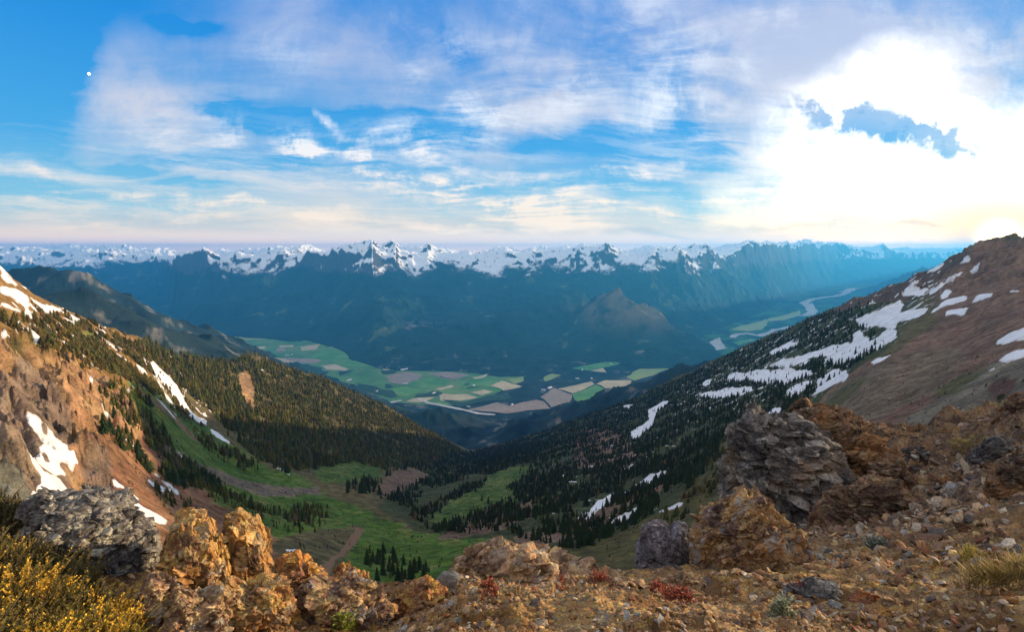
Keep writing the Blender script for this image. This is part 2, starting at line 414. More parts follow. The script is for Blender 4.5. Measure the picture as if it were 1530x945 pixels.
paint('green_lit', [P((198,576),(215,580),(262,620),(255,628),(215,610),(200,600)), P((235,585),(250,600),(262,615),(245,605)), P((120,495),(145,498),(140,510),(125,505))], (.12,.14,.015), 3, .3)
paint('trail', [P((205,578),(235,600),(262,620),(300,660),(296,662),(255,628),(205,585)), P((240,600),(262,618),(258,622))], (.2,.13,.07), 2, .5)
nz3 = fbm2(XX / 7, YY / 7, 3, 541)
for nm_ in ('meadow', 'meadow2', 'green_lit'):
    w_ = GM[nm_] * sstep(.0, .7, nz1 * .4 + nz2 * .5 + nz3 * .5) * .65
    col[:] = col * (1 - w_[..., None]) + np.array((.14, .11, .045), np.float32) * w_[..., None]
    w_ = GM[nm_] * sstep(.35, .8, -nz1 * .3 - nz2 * .5 + nz3 * .5) * .6
    col[:] = col * (1 - w_[..., None]) + np.array((.025, .05, .014), np.float32) * w_[..., None]
shade = 1 + .18 * nz3 + .28 * nz1 + .22 * nz2
col *= np.clip(shade, .45, 1.7)[..., None]
# ---------------------------------------------------------------- snow
SN = {}
L1 = (0, 380, 4.296); L2 = (0, 560, 3.937); L3 = (180, 480, 3.937); L4 = (1020, 380, 3.937); L5 = (1250, 340, 3.936); L6 = (780, 580, 3.633)
SNOW = [
 (L1, [(0,205),(60,210),(130,240),(182,262),(192,300),(185,350),(230,425),(205,437),(150,400),(165,350),(120,305),(60,270),(0,250)], 'large sunlit snowfield spilling down the upper left mountainside'),
 (L1, [(190,270),(250,310),(330,328),(412,352),(380,368),(240,402),(225,392),(290,372),(258,340),(205,300)], 'hooked snow band beside the left skyline, right of the large snowfield'),
 (L1, [(170,460),(222,490),(262,535),(292,570),(240,588),(200,540)], 'wedge of snow among low bushes above the orange cliff'),
 (L1, [(0,490),(50,505),(100,520),(82,545),(0,542)], 'snow ledge lying directly on top of the orange cliff at the picture edge'),
 (L1, [(430,368),(480,400),(538,427),(500,442),(450,420)], 'leaf shaped snow patch on the ochre ridge just under the left skyline'),
 (L1, [(600,485),(630,500),(636,545),(610,530)], 'small upright snow patch beside the yellow green ridge meadow'),
 (L1, [(495,600),(520,618),(542,660),(600,715),(604,735),(540,682),(505,640)], 'curved snow tongue running down the bushy left slope'),
 (L1, [(540,735),(572,765),(602,820),(590,832),(560,790)], 'short snow finger low on the bushy left slope above the cliff edge'),
 (L1, [(408,618),(450,640),(492,690),(440,672)], 'slanting snow strip among shrubs left of the curved snow tongue'),
 (L1, [(0,70),(30,98),(62,150),(110,190),(170,205),(240,245),(180,225),(100,205),(40,180),(0,150),(20,130),(0,100)], 'streaky snow crust along the very top of the left skyline ridge'),
 (L1, [(345,430),(388,440),(392,472),(365,492)], 'small square snow patch under the hooked snow band'),
 (L1, [(440,525),(502,545),(470,585),(450,560)], 'small diamond snow patch in the middle of the bushy left slope'),
 (L1, [(905,655),(935,670),(955,735),(925,710)], 'slim snow patch between the first conifers on the ridge'),
 (L2, [(135,210),(180,215),(250,270),(300,320),(330,375),(400,420),(455,440),(440,470),(463,530),(430,560),(432,590),(395,605),(300,582),(245,545),(200,490),(232,480),(228,425),(258,410),(215,350),(190,315),(160,280)], 'big white snow patch with rock islands on the brown cliff'),
 (L2, [(150,470),(200,488),(250,560),(350,610),(380,660),(452,725),(430,748),(300,748),(170,725),(165,695),(222,700),(213,660),(245,645),(242,590),(210,560)], 'snow sheet directly above the dark grey boulder'),
 (L2, [(655,600),(700,640),(737,665),(685,672),(660,645)], 'triangular snow patch between grey rib and dark boulder'),
 (L2, [(745,672),(830,745),(792,742),(850,782),(940,830),(1008,882),(940,882),(810,822),(770,750)], 'long snow tongue pointing at the orange rock spire'),
 (L2, [(855,615),(930,645),(1055,685),(1055,712),(960,672),(962,698),(900,660)], 'forked snow patch on brown scree above small firs'),
 (L2, [(575,160),(610,190),(672,262),(665,292),(620,240)], 'slender pointed snow strip at the right end of the cliff'),
 (L2, [(325,105),(368,138),(350,162)], 'small snow triangle high in the orange cliff'),
 (L2, [(445,188),(508,238),(490,240),(455,212)], 'upper one of two small snow slivers on the cliff scree'),
 (L2, [(458,248),(506,265),(506,280),(470,262)], 'lower one of two small snow slivers on the cliff scree'),
 (L2, [(495,335),(530,360),(562,402),(555,417),(510,372)], 'thin snow blade on the brown scree right of the big patch'),
 (L2, [(628,320),(690,355),(682,364),(630,332)], 'thin snow line at the upper edge of the scree bushes'),
 (L2, [(718,368),(762,380),(820,435),(790,435),(730,392)], 'oblong snow patch beside dark bushes on the upper scree'),
 (L2, [(36,292),(60,330),(72,350),(72,384),(50,372)], 'narrow upright snow streak in the cliff near the picture edge'),
 (L3, [(118,205),(152,225),(168,282),(140,268)], 'uppermost snow finger of the forest couloir'),
 (L3, [(175,220),(240,285),(300,335),(345,400),(372,450),(402,510),(445,560),(505,600),(510,622),(440,585),(370,525),(315,462),(275,400),(215,340),(185,300)], 'long white snow couloir descending through the dense forest'),
 (L3, [(515,628),(560,650),(640,705),(655,732),(600,705),(560,682)], 'lowest snow remnant of the couloir, where forest meets meadow'),
 (L3, [(200,370),(260,420),(322,492),(308,500),(250,435)], 'narrow snow line along the edge of the sunlit meadow'),
 (L3, [(890,855),(940,868),(1012,905),(1000,916),(960,892)], 'thin curved snow sliver at the foot of the shaded forest'),
 (L4, [(255,745),(270,710),(400,686),(560,678),(762,682),(765,712),(690,730),(645,748),(600,772),(560,748),(520,770),(480,762),(400,748),(370,738),(320,758)], 'broad level snowfield on the bench of the right slope'),
 (L4, [(80,825),(160,808),(300,785),(400,780),(420,800),(350,830),(200,852),(120,842)], 'lower flat snow strip just below the broad level snowfield'),
 (L4, [(98,775),(140,740),(182,740),(145,777)], 'little snow pad left of the broad level snowfield'),
 (L4, [(480,665),(560,628),(700,595),(860,545),(1000,520),(1000,480),(1040,440),(1065,480),(1110,490),(1092,520),(1182,505),(1182,545),(1060,602),(980,645),(900,655),(830,652),(820,622),(885,602),(780,605),(700,642),(600,682),(560,662)], 'large branching snowfield across the middle of the right slope'),
 (L5, [(110,540),(220,498),(370,430),(398,450),(372,500),(455,480),(545,472),(500,522),(420,548),(360,562),(340,602),(240,582),(160,602),(115,565)], 'upper snowfield below the rocky shoulder of the red mountain'),
 (L5, [(300,590),(345,600),(355,652),(260,705),(140,772),(20,790),(0,740),(60,700),(180,685),(255,640)], 'diagonal snow apron joining the upper and middle snowfields'),
 (L4, [(505,578),(640,513),(688,520),(650,548),(520,598)], 'isolated snow patch in the dark wood near the right rim'),
 (L4, [(750,845),(790,790),(790,740),(900,672),(978,708),(962,742),(850,790)], 'pointed snow tongue bordering the bare brown slope'),
 (L4, [(608,802),(660,770),(740,742),(772,760),(700,812),(640,852),(612,832)], 'snow patch between dark firs above the grey crag'),
 (L4, [(495,948),(540,898),(588,905),(570,948)], 'small snow patch seen just behind the top of the grey crag'),
 (L5, [(520,268),(560,235),(642,203),(620,238),(545,275)], 'snow lying right under the skyline notch of the red mountain'),
 (L5, [(365,388),(430,350),(545,355),(500,402),(440,402),(390,408)], 'ragged snow patch on the dark rocky shoulder'),
 (L5, [(532,388),(600,338),(680,290),(752,238),(742,268),(640,332),(560,402)], 'long slanting snow ribbon climbing the red mountain'),
 (L5, [(608,402),(640,352),(682,370),(650,418),(615,422)], 'rounded snow patch below the slanting ribbon'),
 (L5, [(552,508),(640,425),(760,400),(775,425),(620,472)], 'arrow shaped snow patch in the middle of the red mountain foot'),
 (L5, [(636,495),(700,477),(778,473),(740,528),(690,512),(640,522)], 'four cornered snow patch at the edge of the red slope'),
 (L5, [(783,452),(830,398),(922,383),(912,408)], 'isolated snow wedge in the middle of the red slope'),
 (L5, [(778,278),(820,213),(877,193),(850,242),(790,288)], 'oval snow patch high on the red mountain'),
 (L5, [(713,222),(760,173),(808,168),(770,208)], 'highest snow streaks close to the red mountain skyline'),
 (L5, [(925,677),(1020,620),(1110,585),(1180,570),(1180,650),(1102,662),(960,692)], 'upper large snow patch at the right picture edge'),
 (L5, [(938,787),(1020,740),(1110,715),(1180,700),(1180,750),(1102,768),(990,807)], 'lower large snow patch at the right picture edge'),
 (L5, [(860,852),(970,808),(1000,805),(900,848)], 'thin snow lip below the lower right edge patch'),
 (L5, [(198,787),(325,748),(285,782),(215,812)], 'narrow snow crescent at the upper border of the brown slope'),
 (L5, [(1008,376),(1090,366),(1092,380),(1010,386)], 'hairline snow streak crossing the red slope'),
 (L5, [(398,352),(482,308),(488,320),(410,362)], 'thin snow stripe parallel to the rocky shoulder'),
 (L6, [(585,240),(650,205),(690,170),(682,125),(760,75),(802,70),(780,97),(730,132),(710,200),(640,262),(595,280)], 'lizard shaped snow tongue low in the dark wood'),
 (L6, [(553,570),(680,480),(780,447),(788,465),(690,522),(570,577)], 'straight snow bar slanting through the firs'),
 (L6, [(338,722),(400,620),(512,567),(480,622),(400,682),(350,727)], 'bluish snow tongue left of the straight snow bar'),
 (L6, [(422,777),(500,710),(632,643),(622,672),(540,742),(520,717)], 'jagged snow strip below the straight snow bar'),
 (L6, [(733,672),(880,620),(872,642),(760,685)], 'slim snow spike above the purple grey boulder'),
 (L6, [(538,452),(615,406),(602,437),(560,462)], 'little snow dash above the straight snow bar'),
 (L6, [(208,492),(250,457),(232,487)], 'tiny blue snow chip farthest down the dark slope'),
 (L6, [(298,718),(332,683),(322,717)], 'tiny snow chip touching the bluish snow tongue'),
 (L6, [(543,96),(605,88),(580,116)], 'small snow pad left of the lizard shaped tongue'),
 ((0,0,1), [(424,822),(440,821),(449,826),(434,827)], 'thin white snow sliver on the flat basin floor'),
]
snow_any = np.zeros((NR, NA), np.float32)
srag = fbm2(XX / 9, YY / 9, 4, 601) * .5 + noise2(GJ / (9 * SCL), GI / (9 * SCL), 611) * .45 + noise2(GJ / (3.5 * SCL), GI / (3.5 * SCL), 612) * .3
cell = RR * (azs[1] - azs[0])
holes = [P((62,632),(70,640),(74,652),(62,648)), P((103,665),(108,668),(106,676),(101,674)), P((62,678),(70,680),(75,690),(68,692)), P((88,690),(100,692),(106,708),(102,712),(92,702)), P((53,632),(58,634),(57,638),(53,637))]
hole_m = np.zeros((NR, NA), np.float32)
for h in holes: hole_m = np.maximum(hole_m, poly_mask(h, ZN))
snow_masks = []
for reg, pts, lab in SNOW:
    m = poly_mask(RG(reg[0], reg[1], reg[2], pts), ZN)
    if lab.startswith('big white'): m = m * (1 - hole_m)
    if 'branching' in lab or 'apron' in lab or 'upper snowfield' in lab or 'couloir' in lab: amp = .62
    else: amp = .42
    b = blur(m, max(1, 1.6 * SCL)); sd = np.where(b > .02, b - .5 + amp * srag * (1 - np.abs(b - .5) * .9), -1)
    sd = np.where(snow_any > .5, -1, sd)
    snow_any = np.maximum(snow_any, (sd > 0).astype(np.float32))
    snow_masks.append((sd, lab))
# small scattered snow
sreg = np.zeros((NR, NA), np.float32)
for p, w in ((P((0,395),(60,440),(130,472),(210,512),(260,540),(300,560),(330,600),(300,640),(250,620),(215,590),(140,560),(0,500)), 1.18),
             (P((180,500),(260,525),(330,545),(340,590),(290,620),(240,580)), 1.15),
             (P((300,600),(420,545),(460,570),(430,640),(340,650)), .25),
             (P((1000,590),(1060,545),(1180,490),(1300,436),(1400,400),(1420,430),(1330,510),(1230,590),(1120,610),(1000,620)), .9),
             (P((920,600),(1080,600),(1090,640),(1000,700),(900,720),(860,700)), .45),
             (P((800,700),(1000,690),(980,760),(850,810)), .35),
             (P((150,640),(250,660),(300,720),(260,740),(170,700)), .2)):
    sreg = np.maximum(sreg, poly_mask(p, ZN) * w)
sreg = blur(sreg, 12 * SCL)
sp = fbm2(XX / 22 + YY / 40, YY / 22, 5, 701, .62)
sc_sd = np.where(sreg > .05, (sp - (.98 - .62 * sreg)) * .9, -1)
sc_sd = np.where(snow_any > .5, -1, sc_sd)
snow_tot = np.maximum(snow_any, (sc_sd > 0))
# the footprint path in the basin
path_m = blur(poly_mask(P((532,788),(545,792),(530,815),(500,840),(485,875),(450,875),(480,845),(505,830),(520,808)), ZN), 1.5 * SCL)
# ================================================================ MESHES OF THE MIDDLE AND FAR LAND
def terrain_mat(name, detail, bumpd, far=False):
    t = NT(name); ca = t.n('ShaderNodeVertexColor', layer_name='Col').outputs[0]; p = t.pos()
    a = t.noise(p, detail, 8, .65); b = t.noise(p, detail * 7, 4, .6)
    v = t.math('ADD', t.math('MULTIPLY', t.mapr(a, .3, .7, .62, 1.38), 1.0), t.mapr(b, .3, .7, -.28, .28))
    h = t.n('ShaderNodeHueSaturation', ins={'Hue': t.mapr(t.noise(p, detail * .6, 3), .3, .7, .488, .512), 'Saturation': 1.0, 'Value': v, 'Color': ca}).outputs[0]
    bm = t.math('ADD', a, t.math('MULTIPLY', b, .35))
    return t.out(h, .95, bm, bumpd, .8, .1)
M_mid = terrain_mat('hill_ground', .12, 2.2)
gm = np.isfinite(ZT)
V = np.stack([XX, YY, ZT], -1).reshape(-1, 3)
cc = col.copy()
isF = ZF > ZN
fn = fbm2(XX / 260, YY / 260, 5, 861, .6)[..., None]
fc = np.array((.016, .030, .032), np.float32) * np.clip(1 + .6 * fn, .4, 2.2) + np.array((.13, .10, .075), np.float32) * sstep(.55, .95, fn + .25 * (ZF[..., None] > -500))
cc = np.where(isF[..., None], fc, cc).astype(np.float32)
o = mesh_from('hill_terrain', V, grid_faces(NR, NA), M_mid, color=cc.reshape(-1, 3)); tag(o, kind='structure')
# path on the basin floor
def drape(name, sd, mat, h, minsd=-.32, **tg):
    keepv = sd > minsd
    kf = keepv[:-1, :-1] | keepv[:-1, 1:] | keepv[1:, 1:] | keepv[1:, :-1]
    if not kf.any(): return None
    f = grid_faces(NR, NA, kf)
    Z = ZT + np.clip(sd * 2.6, -1, 1) * h * np.maximum(cell, .25)
    Vv = np.stack([XX, YY, Z], -1).reshape(-1, 3)
    e_ = np.clip(sd * 1.6 + .15, 0, 1).reshape(-1, 1) * np.ones((1, 3))
    Vv, f, e_ = compact(Vv, f, e_)
    ob = mesh_from(name, Vv, f, mat, color=e_); tag(ob, **tg); return ob
t = NT('snow'); p = t.pos()
sa = t.noise(p, .25, 6, .6); sb = t.noise(p, .04, 5, .6)
thick = t.n('ShaderNodeVertexColor', layer_name='Col').outputs[0]
sdirt = t.noise(p, .5, 7, .7); big = t.noise(p, .07, 6, .65)
cl = t.math('ADD', thick, t.math('MULTIPLY', t.math('SUBTRACT', sdirt, .5), 1.3))
csn = t.mix(t.mapr(big, .35, .7), (.82, .84, .88), (.62, .61, .62))
csn = t.mix(t.mapr(cl, .05, .62), (.36, .31, .27), csn)
M_snow = t.out(csn, .75, t.math('ADD', sa, t.math('MULTIPLY', sdirt, .8)), .9, .9, .3)
t = NT('path_dirt'); M_path = t.out(t.mix(t.noise(t.pos(), .4, 5), (.24,.14,.08), (.13,.085,.05)), .95)
drape('path', (path_m - .45) + .1 * srag, M_path, .12, kind='structure')
SO = []
for sdm, lab in snow_masks:
    SO.append(drape('snow_patch', sdm, M_snow, .42, label=lab, cat='snow patch', group='snow patches left on the mountainsides'))
drape('snow', sc_sd, M_snow, .35, kind='stuff', label='small scattered snow remnants between the bushes and trees', cat='snow')
# ---- far land
NA2, NR2 = (760, 430) if QUICK else (1500, 900)
a2 = np.radians(np.linspace(-54, 54, NA2)); l2 = np.linspace(math.log(3000), math.log(58000), NR2)
A2, L2_ = np.meshgrid(a2, l2); R2 = np.exp(L2_); X2 = R2 * np.sin(A2); Y2 = R2 * np.cos(A2)
ZF2 = farH(X2, Y2, A2, R2)
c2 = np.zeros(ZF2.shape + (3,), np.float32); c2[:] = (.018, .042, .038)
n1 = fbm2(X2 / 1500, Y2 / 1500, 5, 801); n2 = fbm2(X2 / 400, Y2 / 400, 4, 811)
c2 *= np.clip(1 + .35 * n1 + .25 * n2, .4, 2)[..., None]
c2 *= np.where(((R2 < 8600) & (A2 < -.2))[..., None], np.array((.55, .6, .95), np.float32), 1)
flo = (ZF2 <= VF + 1) * sstep(-.5, .2, n2 + n1)
fm_ = sstep(-.3, .6, n1 * .4 + n2 + .4 * fbm2(X2 / 120, Y2 / 120, 3, 831))[..., None]
c2 = c2 * (1 - flo[..., None]) + (np.array((.022, .07, .04), np.float32) * (1 - fm_) + np.array((.06, .15, .05), np.float32) * fm_) * flo[..., None]
cut = sstep(.55, .75, n1 * .6 + n2 * .7) * (ZF2 < -700) * (ZF2 > VF + 60)
c2 = c2 * (1 - cut[..., None] * .8) + np.array((.10, .13, .06), np.float32) * cut[..., None] * .8
t4 = np.maximum(seg_tent(X2, Y2, M4, .75), seg_tent(X2, Y2, M4b, .7))
w4 = sstep(-420, -60, t4 - ZF2 + 0 * n1) * sstep(-1650, -1150, ZF2) * sstep(-.5, .3, n1 * .5 + n2 * .6 + .25)
w4 *= sstep(.14, .08, np.abs(A2 - ray(950, 470)[0]) + .02 * n2) * .8
c2 = c2 * (1 - w4[..., None]) + np.array((.19, .14, .075), np.float32) * w4[..., None]
n3 = fbm2(X2 / 140, Y2 / 140, 3, 821)
rockc = sstep(.3, .8, n2 * .8 + .3 * n1 + .5 * n3) * sstep(-900, -300, ZF2) * (R2 < 9000)
c2 = c2 * (1 - rockc[..., None] * .7) + np.array((.22, .17, .13), np.float32) * rockc[..., None] * .7
slide = np.exp(-((A2 - ray(635, 483)[0]) / .05) ** 2) * np.exp(-((ray(600, 487)[1] - (ZF2 - EYE) / R2) / .009) ** 2) * sstep(.05, .35, ridge2(X2 / 700, Y2 / 200, 4, 77) - .35)
c2 = c2 * (1 - slide[..., None] * .6) + np.array((.28, .24, .26), np.float32) * slide[..., None] * .6
inner = R2 < 8600
ZF2 = ZF2 - np.where(inner, 6 + (8600 - R2) * .01, 0)
t = NT('far_land'); ca = t.n('ShaderNodeVertexColor', layer_name='Col').outputs[0]; p = t.pos()
zc = t.n('ShaderNodeSeparateXYZ', ins={0: p}).outputs[2]
nz = t.n('ShaderNodeSeparateXYZ', ins={0: t.n('ShaderNodeNewGeometry').outputs['Normal']}).outputs[2]
na = t.noise(p, .0011, 8, .6); nb = t.noise(p, .0034, 9, .66)
lim = t.math('ADD', zc, t.math('ADD', t.math('MULTIPLY', t.math('SUBTRACT', na, .5), 1250.0), t.math('MULTIPLY', t.math('SUBTRACT', nb, .5), 500.0)))
s1 = t.mapr(lim, -560.0, -400.0)
steep = t.mapr(t.math('ADD', nz, t.math('MULTIPLY', t.math('SUBTRACT', nb, .5), .9)), .60, .74)
snow = t.math('MULTIPLY', s1, steep)
rock = t.mix(nb, (.035,.04,.05), (.10,.10,.11))
base = t.mix(t.mapr(lim, -640, -480), ca, rock)
cf = t.mix(snow, base, (.86,.88,.92))
M_far = t.out(cf, .9, t.math('ADD', nb, t.noise(p, .02, 4)), 60.0, .7, .05)
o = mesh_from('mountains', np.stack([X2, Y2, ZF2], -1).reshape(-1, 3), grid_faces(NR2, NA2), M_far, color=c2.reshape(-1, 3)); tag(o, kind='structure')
# ---- fields, river
def floor_pt(px, py, z=VF):
    az, t_ = ray(px, py); D = (EYE - z) / -t_
    return [D * math.sin(az), D * math.cos(az)]
def flat(name, pts, z, mat, ragged=0):
    """flat sheet in the valley, outline gently uneven"""
    q = []
    for a, b in zip(pts, pts[1:] + pts[:1]):
        for k in range(4 if ragged else 1):
            q.append((a[0] + (b[0] - a[0]) * k / (4 if ragged else 1), a[1] + (b[1] - a[1]) * k / (4 if ragged else 1)))
    v = []
    for px, py in q:
        x, y = floor_pt(px, py)
        if ragged:
            x += float(noise2(np.array([x / 260.]), np.array([y / 260.]), 3)[0]) * ragged; y += float(noise2(np.array([x / 260.]), np.array([y / 260.]), 4)[0]) * ragged
        v.append((x, y, z))
    me = bpy.data.meshes.new(name); me.from_pydata(v, [], [list(range(len(v)))]); me.update(); me.materials.append(mat)
    ob = bpy.data.objects.new(name, me); COL.objects.link(ob); ob['kind'] = 'structure'; return ob
R7 = (240, 450, 4.026); R8 = (580, 500, 3.477); R4 = (1020, 380, 3.937)
def fmat(name, a, b, sc=.004):
    t = NT(name); n = t.noise(t.pos(), sc, 5, .6)
    p_ = t.pos(); wv = t.n('ShaderNodeTexWave', ins={'Vector': p_, 'Scale': .012, 'Distortion': 1.5}).outputs[1]
    c_ = t.mix(t.mapr(n, .35, .65), a, b); n2_ = t.noise(p_, sc * 9, 4, .65)
    c_ = t.n('ShaderNodeHueSaturation', ins={'Saturation': t.mapr(n2_, .3, .7, .7, 1.1), 'Value': t.math('ADD', t.mapr(n2_, .3, .7, .72, 1.22), t.math('MULTIPLY', wv, .12)), 'Color': c_}).outputs[0]
    return t.out(c_, .95)
FM = {'green': fmat('crop_green', (.05,.21,.045), (.11,.27,.06)), 'tan': fmat('crop_tan', (.52,.42,.24), (.40,.33,.19)), 'brown': fmat('soil_brown', (.33,.25,.19), (.26,.20,.15)),
      'yellow': fmat('crop_yellow', (.20,.31,.07), (.28,.30,.11)), 'plain': fmat('meadow_green', (.05,.18,.045), (.13,.24,.07), .0016), 'wood': fmat('wood_dark', (.015,.045,.03), (.03,.07,.04), .01)}
flat('farmland', [(252,463),(275,466),(300,474),(335,480),(365,489),(400,499),(440,508),(500,514),(540,529),(580,545),(625,551),(700,557),(745,564),(786,563),(757,580),(735,592),(690,604),(650,608),(620,604),(590,604),(560,594),(545,582),(525,574),(505,568),(488,560),(460,548),(440,540),(405,530),(385,518),(360,512),(330,500),(300,500),(275,488),(258,474)], VF + 3, FM['plain'], 60)
FLD = [(R7,'tan',[(550,280),(638,277),(636,290),(552,295)]),(R7,'tan',[(710,270),(800,268),(800,280),(715,282)]),(R7,'tan',[(840,276),(960,264),(930,296),(860,300)]),(R7,'brown',[(685,288),(740,285),(750,303),(690,308)]),
 (R7,'tan',[(990,262),(1030,275),(1028,285)]),(R7,'tan',[(1330,402),(1400,386),(1530,381),(1520,394),(1440,406),(1345,421)]),(R7,'tan',[(645,340),(720,345),(820,370),(720,388),(660,365)]),(R7,'brown',[(725,343),(960,355),(940,378),(830,372)]),
 (R7,'tan',[(960,395),(1050,380),(1130,415),(1090,425),(990,410)]),(R7,'brown',[(1340,460),(1500,425),(1570,450),(1560,510),(1400,492)]),(R7,'tan',[(85,85),(145,85),(140,100),(88,100)]),(R7,'tan',[(215,195),(290,168),(345,190),(320,212),(230,210)]),
 (R7,'brown',[(110,130),(200,117),(240,150),(190,172),(130,158)]),(R7,'tan',[(310,115),(370,132),(350,148),(315,135)]),(R7,'tan',[(390,152),(470,150),(480,180),(400,180)]),(R7,'brown',[(335,212),(385,210),(380,228),(340,226)]),
 (R7,'yellow',[(470,218),(630,200),(632,235),(485,240)]),(R7,'yellow',[(320,285),(340,262),(400,258),(445,275),(400,297),(340,297)]),(R7,'tan',[(355,268),(400,262),(420,270),(370,277)]),(R7,'yellow',[(755,408),(840,408),(900,430),(860,440),(780,430)]),
 (R7,'green',[(650,280),(700,285),(690,318),(660,320)]),(R7,'green',[(980,290),(1250,330),(1300,400),(1150,400),(1050,375),(900,340)]),
 (R8,'brown',[(0,215),(95,205),(150,222),(80,262),(0,248)]),(R8,'brown',[(205,205),(310,195),(430,215),(330,240),(250,225)]),(R8,'tan',[(435,228),(525,206),(500,226),(470,238)]),(R8,'yellow',[(608,236),(700,222),(715,240),(665,262)]),
 (R8,'tan',[(530,270),(592,246),(700,272),(600,295)]),(R8,'tan',[(430,305),(490,288),(545,300),(500,320)]),(R8,'tan',[(250,287),(330,262),(345,275),(285,293)]),(R8,'tan',[(95,352),(180,323),(240,330),(180,353)]),
 (R8,'tan',[(262,308),(390,315),(480,330),(380,348),(262,345)]),(R8,'green',[(100,250),(220,228),(330,245),(240,285),(130,275)]),(R8,'green',[(360,250),(520,225),(590,240),(520,275),(400,290)]),(R8,'green',[(0,285),(80,275),(200,290),(100,325),(0,310)]),
 (R8,'brown',[(410,395),(560,357),(640,376),(760,342),(802,352),(850,386),(600,412)]),(R8,'brown',[(780,328),(870,280),(960,318),(940,352),(852,380)]),(R8,'tan',[(890,285),(1060,245),(1080,263),(958,308)]),(R8,'green',[(958,311),(1085,266),(1158,295),(1080,332),(975,352)]),
 (R8,'tan',[(1085,258),(1120,242),(1262,240),(1250,264),(1175,302)]),(R8,'yellow',[(1238,222),(1310,180),(1470,178),(1340,226),(1280,240)]),(R8,'green',[(930,176),(1000,157),(1230,133),(1190,160),(1120,176),(1040,190)]),(R8,'tan',[(1050,190),(1120,178),(1142,201)]),
 (R8,'yellow',[(805,228),(850,206),(905,212),(820,246)]),(R8,'green',[(1265,125),(1330,112),(1360,120),(1290,137)]),
 (R4,'yellow',[(280,447),(340,425),(500,385),(500,415),(470,445),(380,455)]),(R4,'yellow',[(505,383),(600,360),(692,333),(697,362),(600,390),(510,398)]),(R4,'green',[(290,520),(400,500),(430,505),(330,540)])]
for i, (rg, m, pts) in enumerate(FLD):
    flat('field', RG(*rg, pts), VF + 6 + .02 * i, FM[m], 45)
for i, (rg, pts) in enumerate([(R7,[(430,225),(470,230),(520,262),(500,275),(440,250)]),(R7,[(620,300),(660,310),(700,335),(640,345)]),(R7,[(760,385),(900,380),(1000,430),(960,470),(900,440),(820,415)]),(R7,[(1060,430),(1150,420),(1160,432),(1090,450)]),(R7,[(1330,425),(1400,420),(1400,440),(1340,445)]),
   (R8,[(0,265),(40,262),(38,275),(0,280)]),(R8,[(130,320),(235,295),(280,310),(250,325),(150,335)]),(R8,[(380,262),(420,258),(418,264),(385,270)]),(R8,[(250,222),(330,228),(330,231),(250,226)]),(R8,[(405,282),(430,275),(520,270),(430,283)]),(R8,[(300,350),(400,352),(520,325),(620,300),(640,330),(500,350),(400,372),(330,365)]),(R7,[(1180,500),(1260,520),(1400,545),(1450,575),(1380,590),(1200,540)])]):
    flat('wood', RG(*rg, pts), VF + 9 + .02 * i, FM['wood'], 90)
wt_ = NT('river_water'); M_riv = wt_.out((.62,.66,.68), .35, spec=.5)
M_bar = fmat('gravel_bar', (.50,.48,.44), (.36,.36,.35))
def strip(name, pts, w, z, mat):
    """ribbon along a sight-line path, w = metres wide"""
    c = np.array([floor_pt(*p) for p in pts]); 
    q = []
    for a, b in zip(c[:-1], c[1:]):
        for k in range(3): q.append(a + (b - a) * k / 3)
    q.append(c[-1]); q = np.array(q)
    d = np.gradient(q, axis=0); d /= np.linalg.norm(d, axis=1)[:, None] + 1e-9; nrm = np.stack([-d[:, 1], d[:, 0]], 1)
    ww = w * (.75 + .5 * rng.random(len(q)))[:, None] / 2
    V = np.concatenate([np.c_[q + nrm * ww, np.full(len(q), z)], np.c_[q - nrm * ww, np.full(len(q), z)]])
    n = len(q); f = np.array([[i, i + 1, n + i + 1, n + i] for i in range(n - 1)])
    ob = mesh_from(name, V, f, mat, smooth=False); ob['kind'] = 'structure'; return ob
strip('river', [(262,484),(277,490),(284,499)], 160, VF + 14, M_bar)
strip('river', [(302,508),(310,516),(317,526),(330,533),(350,537)], 190, VF + 14, M_bar)
strip('river', [(400,548),(440,560),(462,566),(480,572)], 110, VF + 14, M_riv)
strip('river', [(565,608),(582,604),(600,600)], 60, VF + 14, M_bar)
strip('river', [(625,598),(640,604),(666,609),(695,615),(715,620),(740,622)], 60, VF + 14, M_bar)
flat('pond', RG(*R7, [(1090,502),(1138,505),(1140,575),(1100,577)]), VF + 14, M_bar)
flat('gravel_bar', RG(*R4, [(155,522),(185,508),(218,493),(225,515),(252,552),(205,562),(180,545)]), VF + 14, M_bar)
strip('river', RG(*R4, [(85,615),(105,588),(150,574),(205,563),(250,555)]), 130, VF + 15, M_bar)
strip('river', RG(*R4, [(292,495),(310,478),(380,470),(450,485),(500,470),(545,447),(590,443),(632,430)]), 150, VF + 15, M_bar)
flat('gravel_bar', RG(*R4, [(720,330),(735,295),(765,290),(785,330),(760,345)]), VF + 14, M_bar)
strip('river', RG(*R4, [(702,366),(745,358),(770,335),(735,310),(712,290),(760,268),(850,254),(910,248),(950,235),(990,215),(1000,205)]), 260, VF + 15, M_bar)
strip('river', RG(*R4, [(935,225),(1000,205),(1035,203)]), 300, VF + 15.5, M_bar)
